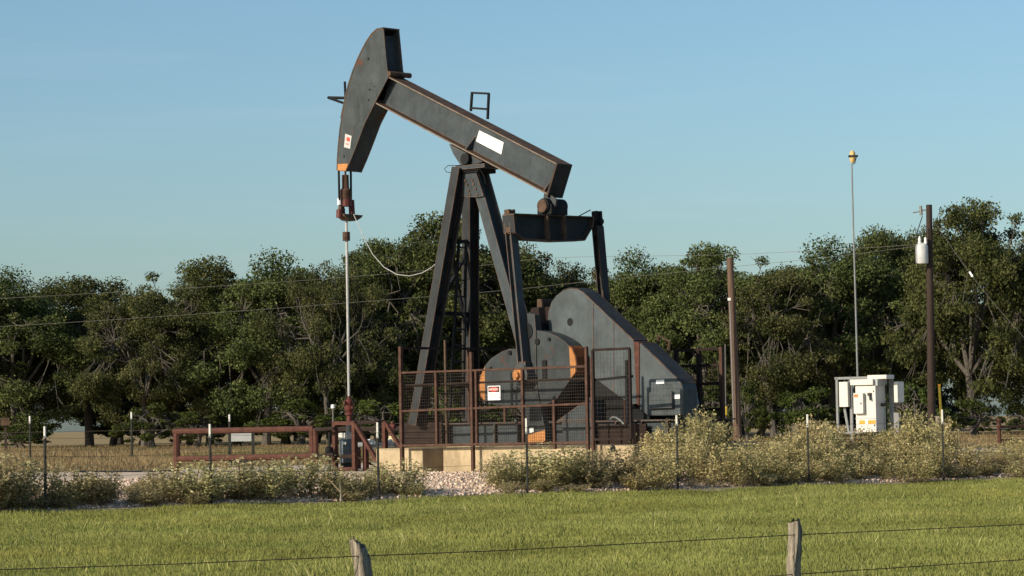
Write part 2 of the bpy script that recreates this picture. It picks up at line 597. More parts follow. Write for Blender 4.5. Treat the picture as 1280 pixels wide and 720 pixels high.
def oak(seed, H=8.0, R=3.7, leaves=66000, clumps=165, leafmat='oak', base=0.05, lsize=0.118, name='oak_tree'):
    r = np.random.default_rng(seed)
    root = thing(name, (0, 0, 0), 0, None, None)
    mb = MB()
    rx = R * r.uniform(.9, 1.1)
    ry = R * r.uniform(.9, 1.1)
    cz = H * (base + 1) / 2
    rz = H * (1 - base) / 2
    # trunk
    lean = Vector((r.uniform(-.3, .3), r.uniform(-.3, .3), 0))
    fork = Vector((lean.x, lean.y, H * 0.26))
    mb.tube([(0, 0, -.3), (lean.x * .3, lean.y * .3, H * .1), fork], 0.21, 8, 0.15)
    # irregular crown surface from a few low lobes
    lob = [(unit_vecs(1, r)[0], r.uniform(-.34, .34), r.uniform(3, 8)) for _ in range(14)]

    def radius(d):
        k = 1.0
        for c, a, p in lob:
            k += a * max(0.0, float(np.dot(c, d))) ** p
        return min(1.13, max(.72, k))
    prim = []
    for i in range(9):
        d = unit_vecs(1, r)[0]
        d[2] = abs(d[2]) * .9 - .12
        an = 2 * PI * i / 9 + r.uniform(-.3, .3)
        h = math.hypot(d[0], d[1])
        d = np.array([math.cos(an) * max(h, .5), math.sin(an) * max(h, .5), d[2] if i < 7 else .9])
        d /= np.linalg.norm(d)
        p = Vector((d[0] * rx * .5, d[1] * ry * .5, cz + d[2] * rz * .5))
        prim.append(p)
        midp = fork.lerp(p, 0.5) + Vector((r.uniform(-.25, .25), r.uniform(-.25, .25), r.uniform(-.1, .35)))
        mb.tube([fork, midp, p], 0.10, 6, 0.045)
    cents, rad, wts = [], [], []
    for i in range(clumps):
        d = unit_vecs(1, r)[0]
        if d[2] < -.75:
            d[2] *= -1
        k = radius(d) * (r.uniform(.3, 1.0) ** 0.55)
        if d[2] < 0:
            k *= 1 + .22 * abs(d[2])
        c = Vector((d[0] * rx * k, d[1] * ry * k, cz + d[2] * rz * k))
        if c.z < H * base * 0.8:
            c.z = H * base * r.uniform(.8, 1.3)
        p = min(prim, key=lambda q: (q - c).length)
        m1 = p.lerp(c, .5) + Vector(r.uniform(-.45, .45, 3))
        m0 = p.lerp(m1, .5) + Vector(r.uniform(-.3, .3, 3))
        tip = c + (c - p).normalized() * r.uniform(.0, .2)
        mb.tube([p, m0, m1, c, tip], 0.032, 5, 0.009)
        for q in range(3):
            e = c + Vector(unit_vecs(1, r)[0]) * r.uniform(.3, .6)
            mb.tube([m1.lerp(c, r.uniform(.3, 1)), e], 0.018, 4, 0.008, cap=False)
        rc = (.26 + .62 * r.random() ** 1.5) * R / 3.7
        cents.append(c)
        rad.append(rc)
        wts.append(rc ** 2.0)
    mb.build('trunk', M['bark'], root, smooth=True)
    w_ = np.array(wts) / sum(wts)
    cnt = r.multinomial(leaves, w_)
    P_, Nn, tn = [], [], []
    for c, rc, k in zip(cents, rad, cnt):
        d = unit_vecs(k, r)
        rr = rc * (r.uniform(0, 1, k) ** 0.5) * (1 + (r.random(k) < .06) * r.uniform(0, .25, k))
        el = np.array([r.uniform(.85, 1.45), r.uniform(.85, 1.45), r.uniform(.5, .85)])
        p = d * rr[:, None] * el + r.normal(0, .085, (k, 3)) * rc + np.array(c)
        P_.append(p)
        nn = d * .45 + unit_vecs(k, r) * .9 + np.array([0, 0, .35])
        Nn.append(nn / np.linalg.norm(nn, axis=1, keepdims=True))
        tn.append(np.clip(r.normal(.45, .22, k) + r.normal(0, .10), 0, .93) + (r.random(k) < .03) * .2)
    P_ = np.concatenate(P_)
    Nn = np.concatenate(Nn)
    tn = np.concatenate(tn)
    L = lsize * r.uniform(.65, 1.35, len(P_))
    v, f = leaf_quads(P_, Nn, L, L * r.uniform(.45, .7, len(P_)), r)
    mesh_np('crown', v, f, [M[leafmat]], np.repeat(tn, 4), parent=root)
    return root


def weed_arrays(seed, H=1.0, R=0.55, stems=30, per=60, lsize=0.056):
    """arrays for one bushy weed: stems (quads) and leaves (quads)"""
    r = np.random.default_rng(seed)
    Vs, Fs, Ms, Ts = [], [], [], []
    off = 0
    lc, ln = [], []
    for i in range(stems):
        an = r.uniform(0, 2 * PI)
        rr = R * r.uniform(.05, 1.0) ** .7
        h = H * r.uniform(.55, 1.0) * (1 - .25 * (rr / R) ** 2)
        b0 = np.array([math.cos(an) * rr * .35, math.sin(an) * rr * .35, -.05])
        t = np.array([math.cos(an) * rr, math.sin(an) * rr, h])
        mid = (b0 + t) / 2 + np.append(r.normal(0, .04, 2), 0)
        seg = [b0, mid, t]
        for a, b in zip(seg, seg[1:]):
            sd = np.array([math.cos(an + 1.2), math.sin(an + 1.2), 0]) * .006
            sd2 = np.array([-sd[1], sd[0], 0])
            for s_ in (sd, sd2):
                Vs.append(np.array([a - s_, a + s_, b + s_ * .6, b - s_ * .6]))
                Fs.append(np.arange(4)[None] + off)
                off += 4
                Ms.append([1])
                Ts.append(np.full(4, .5))
        k = per
        q = r.uniform(.18, 1.02, k) ** .75
        base_ = np.where(q[:, None] < .5, b0 + (mid - b0) * (q[:, None] * 2), mid + (t - mid) * (q[:, None] * 2 - 1))
        lc.append(base_ + r.normal(0, .055, (k, 3)) * np.array([1, 1, .8]))
        nn = unit_vecs(k, r) + np.array([0, 0, .45])
        ln.append(nn / np.linalg.norm(nn, axis=1, keepdims=True))
    lc = np.concatenate(lc)
    ln = np.concatenate(ln)
    L = lsize * r.uniform(.6, 1.4, len(lc))
    v, f = leaf_quads(lc, ln, L, L * .62, r)
    tn = np.clip(r.normal(.5, .22, len(lc)) + (lc[:, 2] / H - .5) * .25, 0, .94) + (r.random(len(lc)) < .05) * .12
    Vs.append(v)
    Fs.append(f + off)
    Ms.append(np.zeros(len(f), int))
    Ts.append(np.repeat(tn, 4))
    return np.concatenate(Vs), np.concatenate(Fs), np.concatenate(Ms), np.concatenate(Ts)


# ------------------------------------------------------------------ trees
def crown_variants():
    P_ = []
    for i, kw in enumerate([dict(), dict(clumps=150, leaves=60000), dict(leafmat='oak_brown', clumps=115, leaves=42000),
                            dict(clumps=185, leaves=72000), dict(clumps=150, leaves=56000, leafmat='oak_brown')]):
        P_.append(oak(101 + i * 7, **kw))
    return P_


OAKS = crown_variants()
used = set()


def plant_tree(px, top, wpx, Y, var, rot, label, group):
    o = OAKS[var]
    if var in used:
        o = copy_tree(o)
    used.add(var)
    b = ground_at(px, Y)
    t = at(px, top, Y)
    o.location = b
    o.rotation_euler = (0, 0, rot)
    hz = (t.z - b.z) / 8.05
    wx = wpx / F * Y / 7.6
    o.scale = (wx, wx, hz)
    o['label'] = label
    o['category'] = 'tree'
    o['group'] = group
    return o


front = [
    (-75, 338, 170, 130, 3, 'oak cut by the left edge of the picture, behind the dry grass'),
    (22, 338, 150, 129, 0, 'oak nearest the left edge whose open top shows sky between the twigs'),
    (112, 348, 150, 133, 1, 'low rounded oak with two bare trunks, left of the green roadside shrub'),
    (180, 351, 110, 127, 4, 'small brownish oak standing right above the green roadside shrub'),
    (262, 326, 140, 130, 3, 'dense dark oak whose left side ends the dip in the tree line'),
    (332, 318, 150, 128, 0, 'broad oak behind the long rusty pipe rail and its white sign'),
    (412, 322, 105, 125, 2, 'thin brownish oak with pale bare twigs behind the polished rod'),
    (478, 302, 130, 131, 1, 'oak between the polished rod and the samson post'),
    (555, 271, 165, 133, 3, 'tallest oak of the middle, right behind the samson post'),
    (632, 285, 130, 137, 4, 'oak seen between the samson post and the near pitman arm'),
    (706, 320, 110, 139, 2, 'sparse brownish oak showing under the equalizer beam'),
    (752, 352, 90, 141, 1, 'low oak in the gap of the tree line behind the belt cover'),
    (808, 316, 120, 131, 0, 'oak rising directly right of the belt cover, behind the bent rusty bracket'),
    (888, 308, 140, 128, 3, 'dark oak directly behind the plain wooden pole'),
    (968, 318, 120, 126, 4, 'olive brown oak to the right of the plain wooden pole'),
    (1040, 302, 150, 130, 0, 'oak standing behind the antenna mast and white cabinets'),
    (1112, 292, 120, 134, 1, 'oak between the antenna mast and the transformer pole'),
    (1150, 278, 90, 138, 2, 'thin topped oak right behind the transformer'),
    (1218, 254, 150, 126, 3, 'tallest oak of the right side, with the guy wire crossing it'),
    (1296, 296, 120, 130, 0, 'oak at the right edge whose bare trunk shows against the light'),
    (1380, 305, 150, 128, 4, 'oak just beyond the right edge of the picture'),
]
for i, (px, top, wp, Yd, v, lab) in enumerate(front):
    plant_tree(px, top, wp * 1.52, Yd, v, i * 2.39, lab, 'front oaks of the tree line')
back = [(-20, 372, 150, 3), (150, 378, 140, 0), (222, 375, 130, 3), (300, 352, 140, 1), (372, 348, 140, 0), (445, 345, 130, 3),
        (515, 318, 140, 0), (595, 312, 140, 3), (668, 345, 110, 1), (730, 368, 120, 3), (785, 362, 110, 3), (848, 342, 120, 1), (930, 345, 130, 3),
        (1003, 335, 130, 1), (1078, 328, 130, 3), (1175, 305, 120, 0), (1335, 325, 150, 3)]
for i, (px, top, wp, v) in enumerate(back):
    plant_tree(px, top, wp * 1.5, 146 + (i * 37 % 9), v, 1 + i * 1.7, 'shaded oak half hidden in the second row of the tree line', 'second row oaks of the tree line')

# undergrowth shrubs below the trees
SH = oak(301, H=3.0, R=1.9, leaves=6500, clumps=40, leafmat='shrub', base=0.02, lsize=0.15, name='shrub')
shr = [(190, 505, 95, 119, 'bright green rounded shrub at the wood edge left of the pipe rail'),
       (935, 478, 60, 118, 'yellow green young shrub right of the plain wooden pole'),
       (245, 515, 80, 124, 'low green shrub behind the left end of the pipe rail'),
       (375, 500, 120, 123, 'wide shrub below the thin oak, behind the right end of the pipe rail'),
       (30, 530, 90, 127, 'low dark shrub under the leftmost oak'),
       (470, 500, 110, 122, 'shrub in the shade behind the wellhead valves'),
       (560, 480, 120, 124, 'shrub seen through the mesh cage between the samson legs'),
       (1010, 485, 100, 119, 'dark shrub left of the white cabinets'),
       (1140, 480, 90, 118, 'dark shrub between the white cabinets and the transformer pole'),
       (1215, 500, 80, 121, 'low green shrub right of the yellow marker'),
       (885, 480, 100, 122, 'dark shrub behind the rusty cage panel'),
       (1290, 505, 80, 124, 'low shrub at the right edge under the oak'),
       (660, 480, 120, 126, 'shrub hidden behind the crank weights'), (780, 470, 120, 126, 'shrub hidden behind the belt cover')]
for i, (px, top, wp, Yd, lab) in enumerate(shr):
    o = SH if i == 0 else copy_tree(SH)
    b = ground_at(px, Yd)
    t = at(px, top, Yd)
    o.location = b
    o.rotation_euler = (0, 0, i * 1.9)
    k = wp / F * Yd / 3.9
    o.scale = (k, k, (t.z - b.z) / 3.0)
    meta(o, lab, 'shrub', 'shrubs below the oaks')

for i in range(26):
    px = -40 + i * 54 + (i * 29 % 23)
    if 40 < px < 130 or 1190 < px < 1290:
        continue
    o = copy_tree(SH)
    Yd = 131 + (i * 17 % 9)
    o.location = ground_at(px, Yd)
    o.rotation_euler = (0, 0, i * 1.3)
    k = .9 + (i * 7 % 5) * .12
    o.scale = (k, k, .55 + (i * 11 % 7) * .07)
    meta(o, 'low bush in the shade at the foot of the tree line', 'shrub', 'low bushes at the foot of the tree line')

# ------------------------------------------------------------------ grasses
def lattice(n, seed):
    r = np.random.default_rng(seed)
    ph = r.uniform(0, 6.28, (n, 2))
    fr = r.uniform(.25, 1.6, (n, 2)) * r.choice([-1, 1], (n, 2))
    def fn(x, y):
        v = 0
        for (p, q), (a, b) in zip(ph, fr):
            v = v + np.sin(x * a + y * b + p) * np.sin(y * a * .7 - x * b * .6 + q)
        return v / math.sqrt(n)
    return fn


def blades(name, x, y, h, wd, tint, mat, lean=.45):
    n = len(x)
    z = gz_np(x, y)
    an = rg.uniform(0, 2 * PI, n)
    ca, sa = np.cos(an), np.sin(an)
    ln = rg.uniform(0, lean, n) * h
    la = rg.uniform(0, 2 * PI, n)
    p0 = np.stack([x - ca * wd / 2, y - sa * wd / 2, z - .02], -1)
    p1 = np.stack([x + ca * wd / 2, y + sa * wd / 2, z - .02], -1)
    mx, my = x + np.cos(la) * ln * .54, y + np.sin(la) * ln * .54
    p2 = np.stack([mx + ca * wd * .35, my + sa * wd * .35, z + h * .6], -1)
    p3 = np.stack([x + np.cos(la) * ln, y + np.sin(la) * ln, z + h], -1)
    v = np.stack([p0, p1, p2, p3], 1).reshape(-1, 3)
    return mesh_np(name, v, np.arange(4 * n).reshape(-1, 4), [mat], np.repeat(tint, 4))


nz = lattice(8, 3)
n = 900000
yy = 23.5 + (58 - 23.5) * rg.random(n)
xx = (rg.random(n) * 2 - 1) * (yy * .18 + 2.4)
s_ = (xx - FA.x) * FN.x + (yy - FA.y) * FN.y
edge = -0.15 + .28 * nz(xx * 1.7, yy * 1.7)
keep = (s_ < edge) & (rg.random(n) < np.clip(1.25 - .016 * (yy - 23), .4, 1))
xx, yy, s_ = xx[keep], yy[keep], s_[keep]
pz = nz(xx * .9, yy * .9)
pz2 = lattice(7, 9)(xx * 2.6, yy * 2.6)
h = (.040 + .030 * rg.random(len(xx))) * (1 + .28 * pz2 + .2 * pz)
h = np.clip(h, .025, .2)
tall = rg.random(len(xx)) < .0015
h[tall] *= rg.uniform(1.5, 2.6, tall.sum())
tn = np.clip(.46 + .16 * pz + .10 * pz2 + rg.normal(0, .13, len(xx)), 0, .90)
tn[tall] = 1.0
wd_ = rg.uniform(.007, .014, len(xx))
wd_[tall] = .006
# scattered taller tufts
tx, ty_, th, tw, tt_ = [xx], [yy], [h], [wd_], [tn]
for i in range(80):
    y0 = rg.uniform(24, 52)
    x0 = rg.uniform(-1, 1) * (y0 * .18 + 1)
    if i < 2:
        q = at(300 + i * 9, 690, 29.5)
        x0, y0 = q.x, q.y
    if (x0 - FA.x) * FN.x + (y0 - FA.y) * FN.y > -.2:
        continue
    kk = int(rg.integers(14, 46)) if i > 1 else 26
    sp_ = rg.uniform(.05, .16)
    tx.append(x0 + rg.normal(0, sp_, kk))
    ty_.append(y0 + rg.normal(0, sp_, kk))
    th.append(rg.uniform(.09, .20, kk) * (1.25 if i < 2 else 1))
    tw.append(rg.uniform(.004, .008, kk))
    tt_.append(np.clip(rg.normal(rg.uniform(.2, .8), .15, kk), 0, .9))
xx, yy, h, wd_, tn = (np.concatenate(q) for q in (tx, ty_, th, tw, tt_))
gr = blades('lawn_grass', xx, yy, h, wd_, tn, M['grass'], .7)
meta(gr, 'short bright green grass covering the foreground field', 'grass', kind='stuff')

# dry meadow beyond the gravel
n = 150000
yy = 62 + (128 - 62) * rg.random(n) ** 1.15
xx = (rg.random(n) * 2 - 1) * (yy * .185 + 3)
s_ = (xx - FA.x) * FN.x + (yy - FA.y) * FN.y
lim = 21.5 + 3.5 * nz(xx * .35, yy * .35)
keep = s_ > lim
xx, yy = xx[keep], yy[keep]
pz = lattice(8, 21)(xx * .25, yy * .25)
h = np.clip((.07 + .10 * rg.random(len(xx))) * (1 + .6 * pz), .03, .4)
tn = np.clip(.45 + .25 * pz + rg.normal(0, .16, len(xx)), 0, .9)
grn = (lattice(6, 33)(xx * .22, yy * .22) > .75)
tn[grn] = 1.0
dg_ = blades('dry_grass', xx, yy, h, rg.uniform(.02, .045, len(xx)), tn, M['drygrass'], .6)
meta(dg_, 'dry brown grass of the meadow in front of the trees', 'grass', kind='stuff')

# gravel stones on the pad edge
n = 30000
sv = .1 + 11 * rg.random(n) ** 1.6
tv = rg.uniform(-4, 27, n)
xx = FA.x + sv * FN.x + tv * FD.x
yy = FA.y + sv * FN.y + tv * FD.y
zz = gz_np(xx, yy)
sz = .012 + .036 * rg.random(n) ** 2
oct_ = np.array([[1, 0, 0], [0, 1, 0], [-1, 0, 0], [0, -1, 0], [0, 0, .75], [0, 0, -.75]], float)
V = oct_[None] * sz[:, None, None] * rg.uniform(.6, 1.3, (n, 6, 1))
an = rg.uniform(0, 6.28, n)
R_ = np.stack([np.stack([np.cos(an), -np.sin(an)], -1), np.stack([np.sin(an), np.cos(an)], -1)], -2)
V[:, :, :2] = np.einsum('nij,nkj->nki', R_, V[:, :, :2])
V += np.stack([xx, yy, zz + sz * .3], -1)[:, None]
of = np.array([[0, 1, 4], [1, 2, 4], [2, 3, 4], [3, 0, 4], [1, 0, 5], [2, 1, 5], [3, 2, 5], [0, 3, 5]])
st = mesh_np('gravel', V.reshape(-1, 3), (of[None] + 6 * np.arange(n)[:, None, None]).reshape(-1, 3), [M['stone']], np.repeat(np.clip(rg.normal(.5, .25, n), 0, 1), 6))
meta(st, 'loose pale gravel stones on the pad edge and bank', 'gravel', kind='stuff')

# ------------------------------------------------------------------ weeds
WA = [weed_arrays(s) for s in (1, 2, 3, 4, 5)]
WAS = [weed_arrays(11, stems=16, per=46), weed_arrays(12, stems=20, per=40)]


def weed_mass(name, spots, label, leafmat):
    Vs, Fs, Ms, Ts = [], [], [], []
    off = 0
    for (x, y, hh, ww, seed) in spots:
        v, f, m_, t_ = (WA + WAS)[seed % 7]
        a = seed * 1.37
        c, s = math.cos(a), math.sin(a)
        q = np.stack([(v[:, 0] * c - v[:, 1] * s) * ww + x, (v[:, 0] * s + v[:, 1] * c) * ww + y, v[:, 2] * hh + gz(x, y)], -1)
        Vs.append(q)
        Fs.append(f + off)
        off += len(v)
        Ms.append(m_)
        Ts.append(np.clip(t_ + ((seed * 7919) % 13 / 13 - .5) * .3, 0, 1))
    o = mesh_np(name, np.concatenate(Vs), np.concatenate(Fs), [leafmat, M['weedstem']], np.concatenate(Ts), np.concatenate(Ms))
    return meta(o, label, 'weeds', kind='stuff')


def pxy(px, Y):
    d = ray(px, 530)
    return d.x / d.y * Y, Y


def fenceY(px):
    """depth of the front T-post line at a pixel column"""
    d = ray(px, 530)
    kx = d.x / d.y
    # (kx*Y-FA.x)*FN.x + (Y-FA.y)*FN.y = 0
    return (FA.x * FN.x + FA.y * FN.y) / (kx * FN.x + FN.y)


topline = [(660, 580), (700, 574), (760, 568), (800, 556), (830, 536), (860, 524), (890, 518), (920, 526), (950, 545), (985, 535), (1020, 528), (1045, 538), (1085, 546),
           (1120, 536), (1145, 524), (1165, 522), (1185, 545), (1230, 552), (1280, 548), (1340, 545)]
r_ = random.Random(5)
spots = []
k = 0
for row, (ds, hk) in enumerate([(0.25, .48), (1.0, .66), (1.9, .86), (2.9, .98), (4.0, 1.0)]):
    px = 672 + row * 12
    while px < 1345:
        y0 = fenceY(px) + ds * 1.1 + r_.uniform(-.3, .3)
        x_, y_ = pxy(px, y0)
        ty = np.interp(px, [a for a, b in topline], [b for a, b in topline])
        hh = (at(px, ty, y0).z - gz(x_, y_)) * hk * r_.uniform(.78, 1.22) * 1.12
        if px < 800:
            hh *= (.75 if row < 3 else 1)
            # leave gaps of bare gravel low down
        if r_.random() > (.5 if px < 800 else .14) and hh > .15:
            spots.append((x_, y_, min(hh, 1.7), .62 + .35 * hh * r_.uniform(.7, 1.1), k))
        k += 1
        px += r_.uniform(24, 40) * (1.0 if px > 800 else 1.15)
weed_mass('weed_thicket', spots, 'tall pale yellow green weed thicket along the pad edge right of the pump', M['weed'])

spots = []
for k in range(150):
    px = r_.uniform(-60, 1330)
    ds = r_.uniform(.0, 2.2)
    y0 = fenceY(px) + ds
    if 520 < px < 616 and (ds > .3 or k % 3):
        continue
    x_, y_ = pxy(px, y0)
    spots.append((x_, y_, r_.uniform(.15, .38), r_.uniform(.35, .7), k))
weed_mass('low_weeds', spots, 'scattered low weeds on the gravel bank beside the grass', M['weed_green'])


def make_bush(seed, arr):
    root = thing('weed_bush', (0, 0, 0), 0, None, None)
    v, f, m_, t_ = arr
    lf = f[m_ == 0]
    sf = f[m_ == 1]
    i0 = sf.max() + 1
    mesh_np('foliage', v[i0:], lf - i0, [M['weed_green']], t_[i0:], parent=root)
    mesh_np('stems', v[:i0], sf, [M['weedstem']], parent=root)
    return root


BUSH = [make_bush(s, WA[s]) for s in range(4)]
ub = set()
bushes = [
    (-25, 578, 110, .9, 'weed bush cut by the left edge of the picture'),
    (22, 575, 100, 1.0, 'weed bush at the far left, left of the first post'),
    (82, 588, 80, 1.2, 'wide weed bush just right of the leftmost T post'),
    (118, 590, 70, .9, 'small weed bush below the left end of the black pipe'),
    (205, 590, 80, 1.3, 'weed bush beneath the left post of the rusty pipe rail'),
    (240, 582, 90, .9, 'weed bush just left of the second T post'),
    (296, 580, 100, 1.3, 'weed bush right of the second T post, under the white sign'),
    (338, 584, 80, 1.0, 'low weed bush under the middle of the rusty pipe rail'),
    (385, 574, 100, 1.5, 'tall weed bush at the right end of the rusty pipe rail'),
    (418, 590, 60, .8, 'darker weed bush beside the short pale stake'),
    (455, 592, 60, 1.2, 'weed bush in front of the red wellhead guard'),
    (500, 580, 80, 1.5, 'weed bush at the pad corner, right of the third T post'),
    (516, 604, 40, .9, 'smallest weed bush on the bare gravel beside the pad corner'),
    (628, 572, 60, 1.6, 'weed bush left of the T post in front of the crank'),
    (650, 568, 80, 2.3, 'tall weed bush behind the T post in front of the crank'),
    (690, 562, 90, 1.7, 'rounded weed bush right of the T post in front of the crank'),
    (735, 566, 80, 1.5, 'weed bush below the narrow mesh gate'),
    (775, 562, 80, 2.0, 'weed bush under the round hole in the concrete pad'),
]
for i, (px, top, wp, ds, lab) in enumerate(bushes):
    v = i % 4
    o = BUSH[v] if v not in ub else copy_tree(BUSH[v])
    ub.add(v)
    y0 = fenceY(px) + max(.35, ds - .75)
    b = ground_at(px, y0)
    o.location = b
    o.rotation_euler = (0, 0, i * 2.1)
    kk = wp / F * y0 / 1.0
    o.scale = (kk, kk, (at(px, top, y0).z - b.z) * 1.2)
    meta(o, lab, 'bush', 'pale weed bushes on the pad edge')

# ------------------------------------------------------------------ PUMPJACK
TH = math.radians(45)
UX = Vector((math.cos(TH), -math.sin(TH), 0))
VX = Vector((math.sin(TH), math.cos(TH), 0))
PO = ground_at(587, 62.0)
PO.z = 1.0


def loc(pt):
    d = pt - PO
    return Vector((d.dot(UX), d.dot(VX), d.z))


def P(px, py, v):
    """pump coordinates of the photo point on the plane v = const"""
    d = ray(px, py)
    t = (v + (PO - EYE).dot(VX)) / d.dot(VX)
    return loc(EYE + d * t)


def Pu(px, py, u):
    d = ray(px, py)
    t = (u + (PO - EYE).dot(UX)) / d.dot(UX)
    return loc(EYE + d * t)


PJ = thing('pumpjack', PO, -TH, 'large dark grey oil pumpjack with its horsehead raised over a concrete pad', 'pumpjack')


def plate(mb, pts, v, t):
    """photo outline on the plane v, thickness t to the far side"""
    mb.prism([P(x, y, v) for x, y in pts], (0, t, 0))
    return mb


# --- walking beam
hw = 0.22
a0, a1 = P(489, 97, -hw), P(696, 204, -hw)
b0, b1 = P(468, 129, -hw), P(691, 247, -hw)
ax = (a1 - a0).normalized()
nrm = Vector((-ax.z, 0, ax.x))
if nrm.z < 0:
    nrm = -nrm
H0 = (a0 - b0).dot(nrm)
# straight I-beam between head and tail
top0 = Vector((a0.x, 0, a0.z)) - ax * 0.25
top1 = Vector((a1.x, 0, a1.z))
ft = 0.035
BH = 0.5 * ((a0 - b0).dot(nrm) + (a1 - b1).dot(nrm))
web = MB()
web.bar(top0 - nrm * BH / 2, top1 - nrm * BH / 2, 0.03, BH - 2 * ft, (0, 1, 0))
beam = web.build('walking_beam', M['paint'], PJ)
fl = MB()
fl.bar(top0 - nrm * ft / 2, top1 - nrm * ft / 2, 2 * hw, ft, (0, 1, 0))
fl.build('top_flange', M['flange'], beam, 0.006)
fl = MB()
fl.bar(top0 - nrm * (BH - ft / 2), top1 - nrm * (BH - ft / 2), 2 * hw, ft, (0, 1, 0))
fl.build('bottom_flange', M['flange'], beam, 0.006)
for s_ in (-1, 1):
    e_ = MB()
    for o_ in (ft / 2, BH - ft / 2):
        e_.bar(top0 - nrm * o_ + Vector((0, s_ * (hw + .004), 0)), top1 - nrm * o_ + Vector((0, s_ * (hw + .004), 0)), 0.006, ft * .72, (0, 1, 0))
    e_.build('worn_edge', M['edge'], beam)
ep = MB()
ep.bar(top1 + ax * 0.004, top1 + ax * 0.004 - nrm * (BH + .05), 2 * hw + .03, 0.05, (0, 1, 0), 0, 0)
ep.build('tail_plate', M['paint_dark_shade'], beam, 0.008)
# stiffeners on the web
for px, s0, s1 in ((587, .50, .985), (690, .45, .985)):
    q = P(px, 190 if px < 600 else 225, -.03)
    u_ = (Vector((q.x, 0, q.z)) - top0).dot(ax)
    pc = top0 + ax * u_
    for sgn in (-1, 1):
        aa = pc - nrm * (BH * s0) + Vector((0, sgn * .05, 0))
        stf = MB()
        stf.prism([pc - nrm * (BH * s0) + Vector((0, sgn * .015, 0)), pc - nrm * (BH - ft) + Vector((0, sgn * .015, 0)), pc - nrm * (BH - ft) + Vector((0, sgn * .2, 0))], ax * .03)
        stf.build('stiffener', M['paint'], beam)
# white plate
wp_ = MB()
plate(wp_, [(599, 163), (629.5, 178), (626.5, 193), (595, 176.5)], -.028, .010)
wp_.build('white_plate', M['white'], beam)
# hoop on top of the beam
hp = MB()
for a, b in (((588.5, 139), (590, 116)), ((609.5, 149), (611, 117)), ((589.6, 116), (611.2, 117)), ((589, 135), (610, 136.5))):
    hp.bar(P(*a, .12), P(*b, .12), .045, .045)
hp.build('hoop_ladder', M['black'], beam)

# --- horsehead (two side plates, curved front plate, open back)
arc = [(479, 34), (471, 35.5), (464, 42), (458, 51), (452, 62), (446, 75), (440, 90), (435, 106), (431, 122), (427.5, 142), (424.5, 162), (422.5, 182), (421.3, 200), (421, 213)]
backl = [(432, 214.5), (440, 196), (447, 178), (456, 154), (470, 126), (486, 95), (484, 86)]
hh_ = .245
hd = MB()
outl = [P(x, y, -hh_) for x, y in arc + backl]
hd.prism(outl, (0, .03, 0))
hd.prism([p + Vector((0, 2 * hh_ - .03, 0)) for p in outl], (0, .03, 0))
fr = [P(x, y, -hh_) for x, y in arc]
for p, q in zip(fr, fr[1:]):
    d_ = (q - p)
    nn = Vector((d_.z, 0, -d_.x)).normalized()
    if nn.x < 0:
        nn = -nn
    hd.prism([p + Vector((0, -.012, 0)), q + Vector((0, -.012, 0)), q + nn * .03 + Vector((0, -.012, 0)), p + nn * .03 + Vector((0, -.012, 0))], (0, 2 * hh_ + .024, 0))
# bottom closure and inner diaphragm
pb = [P(432, 214.5, -hh_), P(440, 196, -hh_), P(447, 178, -hh_), P(456, 154, -hh_), P(470, 126, -hh_)]
for p, q in zip(pb, pb[1:]):
    d_ = (q - p)
    nn = Vector((d_.z, 0, -d_.x)).normalized()
    if nn.x > 0:
        nn = -nn
    hd.prism([p + Vector((0, .03, 0)) + nn * .01, q + Vector((0, .03, 0)) + nn * .01, q + nn * .04 + Vector((0, .03, 0)), p + nn * .04 + Vector((0, .03, 0))], (0, 2 * hh_ - .06, 0))
hd.prism([P(466, 44, -hh_ + .03), P(476, 44, -hh_ + .03), P(480, 90, -hh_ + .03), P(470, 90, -hh_ + .03)], (0, 2 * hh_ - .06, 0))
head = hd.build('horsehead', M['head'], PJ)
tp = MB()
plate(tp, [(421.6, 205), (434.5, 204.5), (434, 208.5), (431.5, 213.8), (421.4, 212.6)], -hh_ - .006, .005)
tp.build('painted_tip', M['orange'], head)
wl = MB()
plate(wl, [(431.5, 167), (439.5, 170), (437.5, 186), (430, 184)], -hh_ - .008, .006)
wlo = wl.build('warning_label', M['label'], head)
wl = MB()
plate(wl, [(433.5, 171), (437.5, 172.5), (436.8, 177), (433, 176)], -hh_ - .012, .003)
plate(wl, [(432.6, 179), (436, 180), (435.8, 181), (432.4, 180.2)], -hh_ - .012, .003)
wl.build('printed_symbol', M['redsign'], wlo)
for x, y, r in ((460.5, 73.5, .035), (462, 112, .03), (461, 125, .026), (430, 195.5, .03), (468, 108, .02)):
    c = P(x, y, -hh_ - .003)
    MB().tube([c, c + Vector((0, .02, 0))], r, 10).build('bolt_hole', M['black'], head)
pn = MB()
c = P(486, 92, -hh_ - .05)
pn.tube([c, c + Vector((0, 2 * hh_ + .16, 0))], .06, 12)
pn.build('hinge_pin', M['flange'], head, smooth=True)
bk = MB()
bk.bar(P(410, 122, 0), P(431, 122.5, .1), .05, .05)
bk.bar(P(410, 122, 0), P(430, 129, -.15), .045, .045)
bk.tube([P(431, 102, 0), P(432, 126, 0)], .028, 6)
bk.bar(P(431, 128, -.2), P(427, 148, -.2), .06, .03)
bk.build('cable_guide', M['black'], head)

